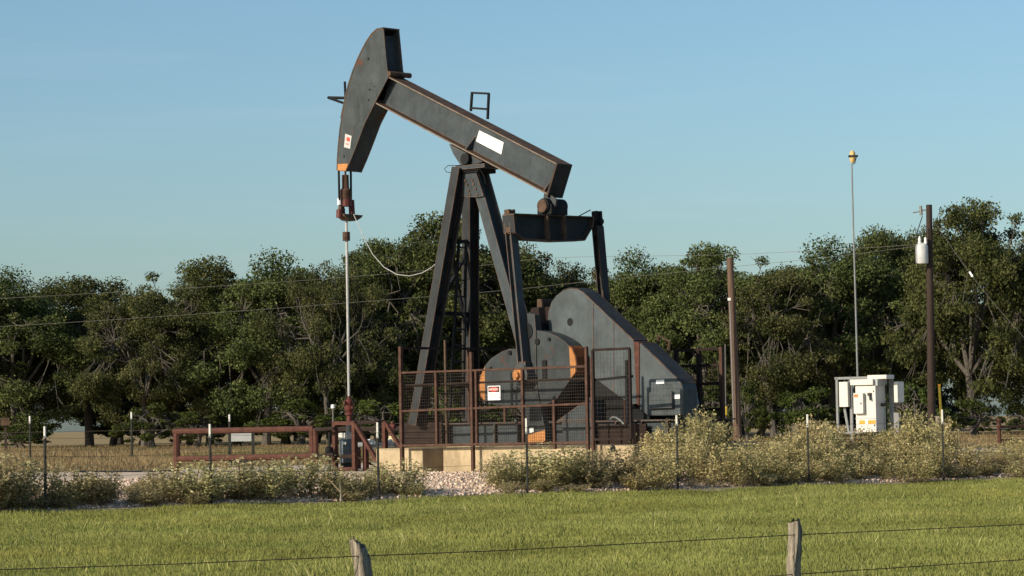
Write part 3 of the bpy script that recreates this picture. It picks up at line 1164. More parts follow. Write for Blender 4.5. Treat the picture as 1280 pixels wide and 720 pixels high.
# --- saddle bearing
sb = MB()
plate(sb, [(561, 180), (603, 202), (596, 205), (588, 207), (576, 207), (571, 200), (566, 192)], -.18, .36)
sb.build('saddle_bearing', M['paint'], PJ, 0.01)
pb_ = MB()
lo, hi = P(572, 214, -.26), P(607, 202, -.26)
pb_.box((P(569, 210, -.26).x, -.26, P(590, 216, -.26).z), (P(597, 210, -.26).x, .3, P(590, 205, -.26).z))
for vv in (-.2, .2):
    c = P(584, 199, vv)
    pb_.tube([c + Vector((0, -.09, 0)), c + Vector((0, .09, 0))], .13, 14)
pb_.build('bearing_housing', M['black'], PJ, 0.012)
lp = MB()
cx_ = [(578, 206), (570, 207), (560, 207), (555.5, 211), (558, 215), (566, 216), (575, 215.5), (590, 212), (600, 212), (605, 220), (607, 230)]
lp.tube([P(x, y, -.3) for x, y in cx_], .008, 5)
lp.build('grease_line', M['black'], PJ)

# --- samson post
zpad = P(690, 557, -1.9).z            # top of the concrete pad
zf = P(522, 527, -.95).z


def to_z(p, q, z):
    t = (z - p.z) / (q.z - p.z)
    return p + (q - p) * t


legs = [('near', P(575.5, 210, -.24), P(522, 527, -.95)), ('far', P(588, 212, .24), P(588.5, 540, .95)), ('rear', P(598, 214, 0), P(664, 452, 0))]
lg = {}
for nme, p, q in legs:
    e = to_z(p, q, zpad + (.45 if nme != 'rear' else .5))
    mb = MB()
    if nme == 'rear':
        mb.hbeam(p, e, .27, .34, .03, (1, 0, 0))
    else:
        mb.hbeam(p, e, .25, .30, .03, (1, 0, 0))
    mb.build('samson_leg', M['paint_dark_shade'] if nme != 'rear' else M['paint'], PJ, 0.005)
    lg[nme] = (p, e)
gp = MB()
plate(gp, [(578.5, 212), (594, 212), (604.5, 245), (596, 246.5), (577, 246)], -.225, .025)
gp.box((P(570, 214, -.3).x, -.31, P(570, 213, -.3).z), (P(606, 214, -.3).x, .31, P(570, 208, -.3).z))
gp.build('gusset_plate', M['paint'], PJ)
for x, y in ((581, 226), (583.5, 231), (585.5, 238), (590, 225), (591.5, 230), (594, 236), (596, 243), (587, 243)):
    c = P(x, y, -.245)
    MB().tube([c, c + Vector((0, .02, 0))], .032, 6).build('gusset_bolt', M['flange'], PJ)


def leg_at_y(which, py, v_guess):
    p, e = lg[which]
    z = P(570, py, v_guess).z
    return to_z(p, e, z)


br = MB()
for py, w in ((302, .07), (392, .09), (480, .08)):
    br.bar(leg_at_y('near', py, 0), leg_at_y('far', py, 0), .1, w, (1, 0, 0))
br.bar(leg_at_y('near', 392, 0), leg_at_y('far', 305, 0), .09, .05)
br.bar(leg_at_y('near', 300, 0), leg_at_y('far', 440, 0), .09, .05)
br.build('cross_bracing', M['black'], PJ)
ld = MB()
l0, l1 = leg_at_y('near', 300, 0).lerp(leg_at_y('far', 300, 0), .3), leg_at_y('near', 523, 0).lerp(leg_at_y('far', 523, 0), .52)
m0, m1 = leg_at_y('near', 300, 0).lerp(leg_at_y('far', 300, 0), .62), leg_at_y('near', 523, 0).lerp(leg_at_y('far', 523, 0), .78)
sh_ = Vector((.12, 0, 0))
ld.bar(l0 + sh_, l1 + sh_, .05, .05)
ld.bar(m0 + sh_, m1 + sh_, .05, .05)
for i in range(11):
    t = (i + .5) / 11
    ld.tube([l0.lerp(l1, t) + sh_, m0.lerp(m1, t) + sh_], .018, 6)
ld.build('ladder', M['black'], PJ)

# --- equalizer, tail bearing, pitman arms
ue = P(691, 262, 0).x
eqv0, eqv1 = Pu(640, 275, ue).y, Pu(747, 275, ue).y
eq = MB()
eqp = [(643, 268), (742, 272), (741, 282), (731, 299.5), (700, 300.5), (656, 298), (645, 290)]
ht = .17
# channel: web plate plus flange round the outline
pts = [Pu(x, y, ue + ht) for x, y in eqp]
eq.prism([p + Vector((-.1, 0, 0)) for p in pts], (-.04, 0, 0))
n_ = len(pts)
for i in range(n_):
    p, q = pts[i], pts[(i + 1) % n_]
    d_ = q - p
    nn = Vector((0, -d_.z, d_.y)).normalized() * .025
    eq.prism([p, q, q + nn, p + nn], (-2 * ht, 0, 0))
eqo = eq.build('equalizer', M['paint_dark_shade'], PJ)  # shade of the tail side is put into this darker paint
for px in (684.5, 705.5):
    sf = MB()
    p, q = Pu(px - 1, 270, ue + ht - .003), Pu(px, 299, ue + ht - .003)
    sf.bar(p, q, .06, .10, (0, 1, 0), 0, 0)
    sf.build('stiffener', M['flange'], eqo)
tb = MB()
c = Pu(690, 261, ue)
tb.box((ue - .22, -.25, Pu(690, 269, ue).z), (ue + .2, .25, Pu(690, 256, ue).z))
cc = Vector((ue, 0, Pu(690, 258, ue).z))
tb.tube([cc + Vector((0, -.30, 0)), cc + Vector((0, .30, 0))], .165, 18)
tbo = tb.build('tail_bearing', M['black'], PJ, 0.012)
for v_ in (-.16, .12):
    plate(MB(), [(681, 238), (695, 249), (694, 257), (690, 261), (684, 258), (679, 246)], v_, .05).build('bearing_bracket', M['paint'], PJ, 0.006)
cp = MB()
cp.tube([cc + Vector((0, -.335, 0)), cc + Vector((0, -.305, 0))], .14, 18)
cp.build('bearing_cap', M['flange'], tbo)
ropes = MB()
ropes.tube([Pu(722, 271, ue + .05), Pu(738, 262.5, ue + .05)], .012, 5)
ropes.build('tie_rope', M['black'], PJ)

vn, vf = eqv0, eqv1
pin = P(653, 469, vn - .05)
topn = P(638, 278, vn)
tipn = P(637, 262, vn)
pinf = Vector((pin.x, vf, pin.z))
topf = P(747, 283, vf)
for (tpz, bz, vv, tip, s_) in ((topn, Vector((pin.x, vn, pin.z)), vn, tipn, -1), (topf, pinf, vf, P(746, 264, vf), 1)):
    mb = MB()
    mb.hbeam(tpz, bz + Vector((0, 0, .25)), .21, .17, .022, (0, 1, 0))
    mb.bar(bz + Vector((0, 0, .28)), bz - Vector((0, 0, .02)), .24, .16, (1, 0, 0))
    po = mb.build('pitman_arm', M['paint'] if s_ < 0 else M['paint_dark_shade'], PJ, 0.005)
    mb = MB()
    d_ = (tip - tpz).normalized()
    mb.bar(tpz - d_ * .22, tip, .15, .07, (1, 0, 0), 0, .06)
    mb.bar(tpz - d_ * .22, tip, .15, .07, (1, 0, 0), 0, -.06)
    c = tpz + d_ * .1
    mb.tube([c + Vector((-.14, 0, 0)), c + Vector((.14, 0, 0))], .07, 10)
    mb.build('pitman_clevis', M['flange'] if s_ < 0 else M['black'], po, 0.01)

# --- cranks and counterweights
CT = .30
arm = [(643.5, 402), (648, 394), (657, 391), (668, 393), (669.5, 412), (670.5, 480), (676, 512), (681.5, 538), (681.5, 551), (677, 553.5), (655.5, 555.5), (655, 538), (651, 512), (646, 470)]
rw = [(667, 412.5), (675, 413.5), (686, 416), (697, 420.5), (707, 427.5), (714.5, 436), (719, 446), (720.5, 456), (719.5, 465), (716, 470), (696, 498.5), (690, 503), (681, 506), (668, 507)]
lw = [(650, 436), (636, 436), (625, 440.5), (614, 447.5), (606, 457), (601, 468), (599, 480), (599.5, 490), (602, 496.5), (607, 501.5), (617, 506), (630, 508), (652, 509)]
vc = vn + .12
vc0 = vc


def crank(dv, mirror=False):
    e = Vector((0, dv, 0))
    mb = MB()
    mb.prism([P(x, y, vc0) + e for x, y in arm], (0, CT * .62, 0))
    cr = mb.build('crank_arm', M['crank'], PJ, 0.012)
    for o_, t_ in ((rw, [(711.3, 432.8), (714.5, 436.2), (718.6, 446), (720, 456), (719, 465), (716, 469.5), (713.4, 473)]),
                   (lw, [(606, 458), (601.5, 468), (599.6, 480), (600, 490), (602.4, 496.5), (606.4, 500.8)])):
        mb = MB()
        mb.prism([P(x, y, vc0 + .03) + e for x, y in o_], (0, CT * 1.15, 0))
        cw = mb.build('counterweight', M['crank'], cr, 0.012)
        mb = MB()
        mb.prism([P(x, y, vc0 + .026) + e for x, y in t_], (0, .006, 0))
        mb.build('painted_end', M['orange'], cw)
        # rim at the outer end, its shade put into a browner orange
        mb = MB()
        rim = t_[:-1] if o_ is rw else t_[1:]
        rp = [P(x, y, vc0 + .04) + e for x, y in rim]
        ce = P(665, 470, vc0 + .04) + e
        for p, q in zip(rp, rp[1:]):
            d1, d2 = (p - ce).normalized() * .03, (q - ce).normalized() * .03
            mb.prism([p, q, q + d2, p + d1], (0, CT * 1.1, 0))
        mb.build('painted_rim', M['rim_shade'], cw)
        # bolts
        bp = [(672, 427, .07), (687, 424, .04), (693, 497, .035), (672.5, 495, .05)] if o_ is rw else [(638, 441, .05), (614, 460, .03), (642, 489, .05)]
        for x, y, r in bp:
            c = P(x, y, vc0 + .03) + e
            MB().tube([c + Vector((0, -.03, 0)), c], r, 8).build('bolt', M['black'], cw)
    # orange end of the arm
    mb = MB()
    mb.prism([P(x, y, vc0 - .008) + e for x, y in ((655.3, 545), (681, 537.5), (681.3, 551), (677, 553), (655.8, 555))], (0, .007, 0))
    mb.build('painted_end', M['orange'], cr)
    for x, y, w_, h_ in ((681, 463, .12, .42), (648, 487, .1, .14)):
        c = P(x, y, vc0 + .02) + e
        MB().box((c.x - w_ / 2, c.y - .02, c.z - h_ / 2), (c.x + w_ / 2, c.y, c.z + h_ / 2)).build('weight_slot', M['black'], cr)
    return cr


crn = crank(0)
crf = crank(vf - vn - .24 - CT * .62)
mb = MB()
plate(mb, [(661.5, 535), (666.5, 534), (667, 540), (662, 541)], vc - .012, .004)
mb.build('white_label', M['white'], crn)
pm = MB()
c = Vector((pin.x, vn, pin.z))
pm.tube([c + Vector((0, -.13, 0)), c + Vector((0, .2, 0))], .22, 20)
pm.build('wrist_pin_bearing', M['paint'], PJ, 0.01)
pm = MB()
pm.tube([c + Vector((0, -.2, 0)), c + Vector((0, -.13, 0))], .15, 12)
pm.tube([c + Vector((0, -.27, 0)), c + Vector((0, -.2, 0))], .085, 6)
pm.build('wrist_pin_nut', M['orange'], PJ, 0.01)
pm = MB()
c = Vector((pin.x, vf, pin.z))
pm.tube([c + Vector((0, -.2, 0)), c + Vector((0, .2, 0))], .22, 20)
pm.build('wrist_pin_bearing', M['paint'], PJ, 0.01)

# --- gearbox on its pedestal
shaft = P(659, 414, vc)
gb = MB()
gu0, gu1 = shaft.x - .62, shaft.x + 1.0
zt = P(676, 384, -.55).z
zb = P(676, 500, -.55).z
gb.prism([(gu0, -.6, zb), (gu1, -.6, zb), (gu1, -.6, zt - .25), (gu1 - .2, -.6, zt), (gu0 + .25, -.6, zt), (gu0, -.6, zt - .4)], (0, 1.3, 0))
gb.build('gearbox', M['rust_dark'], PJ, 0.02)
gt = MB()
p = P(671, 374, -.5)
q = P(679, 388, -.5)
gt.box((p.x, -.5, zt - .03), (q.x, -.1, p.z))
gt.box((q.x + .1, -.35, zt - .03), (q.x + .5, .3, zt + .14))
gt.build('gearbox_breather', M['flange'], PJ, 0.01)
sh = MB()
sh.tube([(shaft.x, vn + .1, shaft.z), (shaft.x, vf - .1, shaft.z)], .17, 18)
sh.build('crankshaft', M['black'], PJ)
pd = MB()
zs1 = P(620, 528, -.95).z
pd.prism([(gu0 + .05, -.5, zs1), (gu1 + .5, -.5, zs1), (gu1 - .1, -.5, zb), (gu0 + .15, -.5, zb)], (0, 1.1, 0))
pd.build('gearbox_pedestal', M['black'], PJ)
hs_ = MB()
plate(hs_, [(698.5, 524.5), (736, 497), (740, 497), (740, 524.5)], -.98, .5)
plate(hs_, [(702.5, 527.5), (740, 527.5), (740, 553), (704.5, 553)], -.98, .5)
plate(hs_, [(697, 524.5), (741, 524.5), (741, 527.5), (697, 527.5)], -1.0, .54)
hs_.build('brake_pedestal', M['paint'], PJ)

# --- skid
sk = MB()
su0, su1 = P(559, 542, -.85).x, P(846, 540, -.85).x
for vv in (-.85, .85):
    z1 = zs1
    z0 = zpad + .004
    sk.box((su0, vv - .11, z1 - .03), (su1, vv + .11, z1))
    sk.box((su0, vv - .11, z0), (su1, vv + .11, z0 + .03))
    sk.box((su0 + .02, vv - .012, z0 + .03), (su1 - .02, vv + .012, z1 - .03))
    for k in range(10):
        uu = su0 + .12 + k * (su1 - su0 - .3) / 9
        sk.box((uu, vv - .1, z0 + .03), (uu + .03, vv + .1, z1 - .03))
for k in range(6):
    uu = su0 + .1 + k * (su1 - su0 - .4) / 5
    sk.box((uu, -.735, zpad + .1), (uu + .12, .735, zs1 - .05))
sk.build('base_skid', M['paint'], PJ)
fs = MB()
p, q = P(503, 527, -.8), P(553, 557, -.8)
fs.box((p.x, -.8, zpad + .004), (q.x, .9, p.z - .02))
for k in range(4):
    zz_ = zpad + .06 + k * .12
    fs.box((p.x - .02, -.83, zz_), (q.x + .02, -.8, zz_ + .05))
fs.build('front_base_box', M['rust_dark'], PJ)
rs = MB()
p, q = P(745, 531, -1.0), P(808, 549, -1.0)
rs.box((p.x, -1.0, zpad + .006), (q.x, -.965, p.z))
for k in range(5):
    uu = p.x + (q.x - p.x) * k / 4 - .02
    rs.box((uu, -1.03, zpad + .01), (uu + .04, -1.002, p.z + .01))
rs.build('motor_slide_rail', M['rust_dark'], PJ)
dt = MB()
plate(dt, [(744, 474), (812, 521), (812, 531), (744, 531)], -.62, .5)
dt.build('motor_mount', M['black'], PJ)
pp_ = MB()
pp_.tube([P(763, 524, -1.05), P(766, 521, -1.05), P(770, 522, -1.05), P(775, 525, -1.05), P(781, 531, -1.05)], .02, 6)
pp_.build('bent_hose', M['galv'], PJ)
vb = MB()
vb.bar(P(782, 500, -1.1), P(783, 531, -1.1), .06, .06)
vb.build('slide_post', M['rust'], PJ)

# --- belt cover
cov1 = [(684.5, 398), (685.5, 389), (689, 378), (695, 369.5), (703, 363.5), (712, 360.5), (721, 361.5), (729, 366), (792, 426), (796, 505), (788, 506), (744, 473.5), (700, 440), (690, 424), (686, 410)]
cov2 = [(799, 428), (846, 473), (851, 479), (853, 487), (853, 519.5), (810, 520), (799, 512)]
vcov = -.66
bc = MB()
plate(bc, cov1, vcov, .42)
bco = bc.build('belt_cover', M['cover'], PJ, 0.012)
b2 = MB()
plate(b2, cov2, vcov - .02, .46)
c2 = b2.build('cover_lower_half', M['cover'], bco, 0.03)
def rim_strip(pts, v, wid, name, parent, mat='paint_dark_shade'):
    """thin dark sheet for the shade on the sloping top edge of a housing"""
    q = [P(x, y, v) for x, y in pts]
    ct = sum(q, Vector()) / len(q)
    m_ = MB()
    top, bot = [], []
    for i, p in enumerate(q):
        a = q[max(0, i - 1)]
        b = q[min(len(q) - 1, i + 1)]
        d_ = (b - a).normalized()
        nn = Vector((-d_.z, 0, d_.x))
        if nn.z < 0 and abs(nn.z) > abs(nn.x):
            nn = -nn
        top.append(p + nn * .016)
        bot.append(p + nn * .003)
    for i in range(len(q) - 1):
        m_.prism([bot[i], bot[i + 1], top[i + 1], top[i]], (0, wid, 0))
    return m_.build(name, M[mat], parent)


for (xa, ya), (xb, yb) in (((741.5, 379), (741.5, 470)), ((767, 403), (767, 488))):
    MB().bar(P(xa, ya, vcov - .004), P(xb, yb, vcov - .004), .025, .012, (1, 0, 0)).build('weld_seam', M['paint'], bco)
rim_strip([(703, 363.5), (712, 360.5), (721, 361.5), (729, 366), (760, 395.5), (791.5, 425.5)], vcov - .008, .436, 'cover_rim_shade', bco)  # added dark sheet: the top edge's shade as colour
rim_strip([(800.5, 429), (846, 473), (850.5, 479)], vcov - .026, .47, 'cover_rim_shade', c2)
b3 = MB()
plate(b3, [(792, 427), (799, 427.5), (799, 508), (796.5, 506)], vcov - .03, .44)
b3.build('cover_seam', M['rust'], bco)
b4 = MB()
plate(b4, [(811, 491), (814, 489.5), (838, 489), (839.5, 491), (839.5, 510), (811, 511)], vcov - .11, .09)
b4.build('cover_hatch', M['cover'], c2, 0.012)
for pts in ([(820, 475), (830, 474.5), (830, 479.5), (820, 480)], [(843, 493.5), (850, 493.2), (850, 498.3), (843, 498.6)]):
    mb = MB()
    plate(mb, pts, vcov - .028, .006)
    mb.build('white_label', M['white'], c2)
hl = MB()
c = P(712.5, 402.5, vcov - .003)
hl.tube([c, c + Vector((0, .02, 0))], .085, 14)
hl.build('shaft_hole', M['black'], bco)
mt = MB()
p, q = P(852, 500, -.2), P(872, 524, -.2)
mt.box((P(842, 500, -.1).x, -.18, P(850, 508, 0).z), (P(858, 500, .1).x, .45, P(850, 490, 0).z))
c = P(846, 505, -.1)
mt.tube([(c.x, -.2, c.z), (c.x, .34, c.z)], .22, 20)
mt.box((c.x - .25, -.18, zs1), (c.x + .25, .32, c.z - .17))
mt.build('electric_motor', M['bluegrey'], PJ, 0.01)
hb = MB()
hb.tube([P(820.5, 447, .35), P(824, 419.5, .35), P(837.5, 427, .35), P(833, 452, .35)], .035, 6)
hb.bar(P(818, 446, .35), P(836, 455, .35), .2, .05)
hb.build('bent_handrail', M['flange'], PJ)
# support strut from motor to cover
for px in (820, 838):
    MB().bar(P(px, 519, -.5), P(px, 531, -.5), .05, .05).build('cover_support', M['black'], PJ)

# --- bridle, carrier bar and polished rod
ub_ = P(432, 216, 0).x
c0, c1 = Pu(423, 213, ub_), Pu(439, 213, ub_)
rodu = P(433, 280, 0)
bx_ = rodu.x
for px0, px1 in ((423.4, 424.2), (438.5, 438.8)):
    p, q = Pu(px0, 212, bx_), Pu(px1, 250, bx_)
    MB().tube([p, q], .026, 8).build('bridle_cable', M['black'], PJ)
rod = MB()
rod.tube([Pu(431.5, 213, bx_), Pu(432, 232, bx_)], .026, 8)
rod.tube([Pu(433, 275, bx_), Pu(436.3, 505, bx_)], .030, 8)
rod.build('polished_rod', M['wire_pale'], PJ, smooth=True)
cl = MB()
p = Pu(432, 246, bx_)
cl.lathe([(.08, .30), (.085, .0), (.10, -.02), (.13, -.05), (.13, -.26), (.09, -.32)], (p.x, p.y, p.z - .05 + .25), 12)
cl.build('rod_clamp', M['rust_brown'], PJ, smooth=True)
cl = MB()
cl.tube([Pu(432.2, 246, bx_), Pu(432.3, 258, bx_)], .13, 12)
cl.build('load_cell', M['red'], PJ)
MB().tube([Pu(439, 250, bx_), Pu(440, 268, bx_)], .07, 8).build('cable_socket', M['red'], PJ)
MB().tube([Pu(424.3, 262, bx_), Pu(424, 272, bx_)], .07, 8).build('cable_socket', M['red'], PJ)
cb = MB()
cb.prism([Pu(420, 268, bx_ - .14), Pu(444, 270, bx_ - .14), Pu(442, 273, bx_ - .14), Pu(436, 277, bx_ - .14), Pu(427, 276, bx_ - .14), Pu(421, 271, bx_ - .14)], (.28, 0, 0))
cb.prism([Pu(421.5, 268, bx_ - .1), Pu(424, 250, bx_ - .1), Pu(428, 262, bx_ - .1), Pu(428, 268, bx_ - .1)], (.1, 0, 0))
cb.build('carrier_bar', M['flange'], PJ, 0.01)
ws = MB()
ws.tube([Pu(424, 248, bx_ - .02), Pu(424.2, 256, bx_ - .02)], .045, 8)
ws.build('cable_socket', M['white'], PJ)
rc_ = MB()
rc_.tube([Pu(432.8, 290, bx_), Pu(433, 301, bx_)], .085, 10)
rc_.build('rod_clamp', M['rust_brown'], PJ)
sg = MB()
sag = [(442, 268), (447, 279), (455, 298), (466, 318), (480, 334), (496, 343), (512, 345), (528, 341), (540, 334), (550, 325)]
lv = [0, -.05, -.1, -.15, -.2, -.25, -.3, -.35, -.4, -.45]
sg.tube([P(x, y, v) for (x, y), v in zip(sag, lv)], .009, 5)
sg.build('signal_cable', M['wire_pale'], PJ)

# ------------------------------------------------------------------ concrete pad
PD = thing('concrete_pad', PO, -TH, 'yellowish concrete foundation block under the pumpjack', 'foundation')
pa = MB()
ua0, ua1 = P(554, 575, -1.9).x, P(792, 562, -1.9).x
pa.prism([(ua0, -1.9, -.5), (ua1, -1.9, -.5), (ua1, 1.9, -.5), (ua0, 1.9, -.5)], (0, 0, .5 + zpad))
pa.build('main_block', M['concrete'], PD, 0.015)
pb2 = MB()
ub0, ub1 = P(470, 575, -1.9).x, P(528, 562, -1.9).x
pb2.prism([(ub0, -1.9, -.5), (ub1, -1.9, -.5), (ub1, 1.9, -.5), (ub0, 1.9, -.5)], (0, 0, .5 + zpad - .03))
pb2.build('front_block', M['concrete'], PD, 0.015)
pc_ = MB()
pc_.box((ub1 + .002, -1.15, -.5), (ua0 - .002, 1.9, zpad - .02))
pc_.build('brown_filler', M['brownconc'], PD)
hl = MB()
c = P(766, 561, -1.905)
hl.tube([c, c + Vector((0, .03, 0))], .075, 14)
hl.build('drain_hole', M['black'], PD)

# ------------------------------------------------------------------ mesh guard cage
CG = thing('guard_cage', PO, -TH, 'rusty steel guard cage of wire mesh round the pump cranks', 'fence')
vg = -2.1
zg0 = .03
gu = {px: P(px, 520, vg).x for px in (502, 592, 735, 743, 790)}
ztop = P(502, 434, vg).z
zr = P(620, 462, vg).z
zm = P(620, 510, vg).z
zl = zpad + .03


def post(px, ptop, w=.075, mat='rust_brown', bot=zg0, v=vg):
    mb = MB()
    u = P(px, 520, v).x
    z = P(px, ptop, v).z
    mb.box((u - w / 2, v - w / 2, bot), (u + w / 2, v + w / 2, z))
    mb.build('post', M[mat], CG, 0.006)


post(502, 433, .075)
post(590.5, 440, .07)
post(734.5, 433, .06)
post(741, 447, .06)
post(546, 465, .06, bot=zl)
post(596, 462, .055, bot=zl)
post(654, 461, .055, bot=zl)
post(693, 500, .06, bot=zl - .1)
post(558, 425, .05, bot=zl, mat='flange', v=-1.0)


def rail(u0_, z0, u1_, z1, w=.06, mat='rust', v=vg - .0):
    mb = MB()
    mb.bar((u0_, v, z0), (u1_, v, z1), w, w, (0, 1, 0))
    mb.build('rail', M[mat], CG, 0.005)


rail(gu[502], P(502, 466, vg).z, gu[735], P(735, 458, vg).z, .042, 'rust_brown')
rail(gu[502], P(502, 514, vg).z, gu[735], P(735, 504.5, vg).z, .045, 'rust_brown')
rail(gu[502], P(502, 557, vg).z, gu[735], P(735, 553, vg).z, .05, 'rust_brown')
rail(gu[502], P(502, 482, vg + .1).z, gu[735], P(735, 473, vg + .1).z, .045, 'rust_dark', vg + .1)


def grid(name, p00, p10, p01, step, r, mat):
    """wire mesh filling the parallelogram p00,p10,p01"""
    mb = MB()
    p00, p10, p01 = Vector(p00), Vector(p10), Vector(p01)
    a, b = p10 - p00, p01 - p00
    na, nb = int(a.length / step), int(b.length / step)
    off = a.cross(b).normalized() * r * 1.1
    for i in range(na + 1):
        p = p00 + a * (i / na)
        mb.tube([p, p + b], r, 4, cap=False)
    for j in range(nb + 1):
        p = p00 + b * (j / nb) + off
        mb.tube([p, p + a], r, 4, cap=False)
    return mb.build(name, M[mat], CG)


grid('mesh_panel', (gu[502] + .05, vg + .04, P(502, 557, vg).z), (gu[735] - .05, vg + .04, P(735, 553, vg).z), (gu[502] + .05, vg + .04, P(502, 466, vg).z), .062, .0026, 'meshwire')
# narrow mesh gate
fr_ = MB()
ga, gb_ = P(743, 500, vg).x, P(789, 500, vg).x
gt_, gm, gl = P(765, 436.5, vg).z, P(765, 473, vg).z, P(765, 549, vg).z
for a, b in (((ga, gl), (ga, gt_)), ((gb_, gl), (gb_, gt_)), ((ga, gt_), (gb_, gt_)), ((ga, gl), (gb_, gl))):
    fr_.bar((a[0], vg - .02, a[1]), (b[0], vg - .02, b[1]), .05, .05, (0, 1, 0))
fr_.build('gate_frame', M['rust_dark'], CG, 0.005)
fr_ = MB()
fr_.bar((ga, vg + .05, gm - .02), (gb_, vg + .05, gm + .03), .05, .05, (0, 1, 0))
fr_.bar((P(781, 450, vg).x, vg + .05, P(781, 450, vg).z), (P(782, 530, vg).x, vg + .05, P(782, 530, vg).z), .05, .05, (0, 1, 0))
fr_.build('gate_bar', M['black'], CG)
grid('mesh_panel', (ga, vg, gl), (gb_, vg, gl), (ga, vg, gt_), .085, .0024, 'meshwire')
# head end panel and far panels
uh = gu[502]
for z_ in (P(502, 435, vg).z, P(502, 482, vg).z, zl):
    MB().bar((uh, vg, z_), (uh, 2.1, z_), .05, .05, (1, 0, 0)).build('rail', M['rust_dark'], CG)
for v in (-.1, 1.0, 2.1):
    mb = MB()
    mb.box((uh - .03, v - .03, zg0), (uh + .03, v + .03, ztop))
    mb.build('post', M['rust_brown'], CG)
uf0, uf1 = P(846, 470, 2.1).x, P(902.5, 470, 2.1).x
for u in (uf0, (uf0 + uf1) / 2, uf1):
    mb = MB()
    mb.box((u - .04, 2.06, zg0), (u + .04, 2.14, P(890, 434, 2.1).z))
    mb.build('post', M['rust_dark'] if u < uf1 else M['rust_brown'], CG)
for py in (437, 457, 480, 512):
    rail(uf0, P(875, py, 2.1).z, uf1, P(875, py, 2.1).z, .06, 'rust_dark', 2.1)
grid('mesh_panel', (uf0, 2.1, P(875, 520, 2.1).z), (uf1, 2.1, P(875, 520, 2.1).z), (uf0, 2.1, P(875, 457, 2.1).z), .075, .005, 'meshwire')
# danger sign hung on the mesh
DS = thing('danger_sign', PO, -TH, 'white danger sign with a red header hung on the mesh cage', 'sign')
s0, s1, s2 = P(609.6, 482.5, vg - .06), P(625.2, 482, vg - .06), P(625.4, 500, vg - .06)
mb = MB()
mb.box((s0.x, vg - .062, s2.z), (s1.x, vg - .05, s0.z))
mb.build('sign_board', M['white'], DS, 0.004)
W_, Hh = s1.x - s0.x, s0.z - s2.z
mb = MB()
cx0, cz0 = (s0.x + s1.x) / 2, s0.z - Hh * .25
mb.box((cx0 - W_ * .44, vg - .066, cz0 - Hh * .2), (cx0 + W_ * .44, vg - .063, cz0 + Hh * .2))
mb.build('header_border', M['blackink'], DS)
mb = MB()
pts = [(cx0 + math.cos(2 * PI * i / 24) * W_ * .40, vg - .071, cz0 + math.sin(2 * PI * i / 24) * Hh * .165) for i in range(24)]
mb.prism(pts, (0, .004, 0))
mb.build('header_oval', M['redsign'], DS)
R90 = Matrix.Rotation(PI / 2, 4, 'X')
text_mesh('lettering', 'DANGER', W_ * .17, M['white'], DS, Matrix.Translation((cx0, vg - .074, cz0)) @ R90)
mb = MB()
for k, wk in enumerate((.34, .30, .36)):
    z_ = s0.z - Hh * (.58 + .13 * k)
    x_ = cx0 - W_ * wk
    rr_ = random.Random(k)
    while x_ < cx0 + W_ * wk:
        l_ = rr_.uniform(.03, .07)
        mb.box((x_, vg - .066, z_ - .005), (x_ + l_, vg - .063, z_ + .005))
        x_ += l_ + .015
mb.build('small_print', M['blackink'], DS)

# ------------------------------------------------------------------ wellhead and its guards
WH = thing('wellhead', PO, -TH, 'red wellhead stuffing box and valves below the polished rod', 'wellhead')
c = Pu(436.5, 500, bx_)
mb = MB()
zc = lambda py: Pu(436.5, py, bx_).z
mb.lathe([(.07, zc(531)), (.115, zc(530)), (.115, zc(527)), (.062, zc(526)), (.062, zc(519)), (.11, zc(518.4)), (.11, zc(516)), (.065, zc(515)), (.10, zc(512)), (.105, zc(508)), (.06, zc(506.5)), (.085, zc(504)), (.085, zc(500.5)), (.045, zc(499)), (.045, zc(495))], (c.x, c.y, 0), 14)
mb.tube([(c.x - .14, c.y, zc(510)), (c.x + .14, c.y, zc(510))], .035, 8)
mb.tube([(c.x, c.y - .16, zc(503)), (c.x, c.y + .16, zc(503))], .03, 8)
mb.build('stuffing_box', M['red'], WH, smooth=True)
mb = MB()
mb.lathe([(.11, .0), (.11, zc(565)), (.2, zc(564)), (.2, zc(558)), (.1, zc(557)), (.09, zc(531))], (c.x, c.y, 0), 14)
mb.build('casing_spool', M['paint_dark_shade'], WH, smooth=True)
for px, py in ((463, 556), (487, 556)):
    q = P(px, py, 0)
    MB().tube([q + Vector((-.04, 0, 0)), q + Vector((.04, 0, 0))], .13, 14).build('flange_disc', M['white'], WH)
q0, q1 = P(445, 556, 0), P(495, 556, 0)
mb = MB()
mb.tube([q0, q1], .06, 10)
mb.build('flow_pipe', M['galv'], WH)
mb = MB()
q0, q1 = P(490.5, 564, .1), P(490.5, 545, .1)
mb.tube([Vector((q0.x, .1, 0)), q1], .085, 12)
mb.build('ivory_standpipe', M['ivory'], WH, smooth=True)
mb = MB()
mb.tube([P(490.5, 545, .1), P(490.5, 527, .1)], .035, 8)
mb.tube([P(487, 533, .1), P(494, 533, .1)], .05, 8)
mb.build('valve_handle', M['red'], WH)
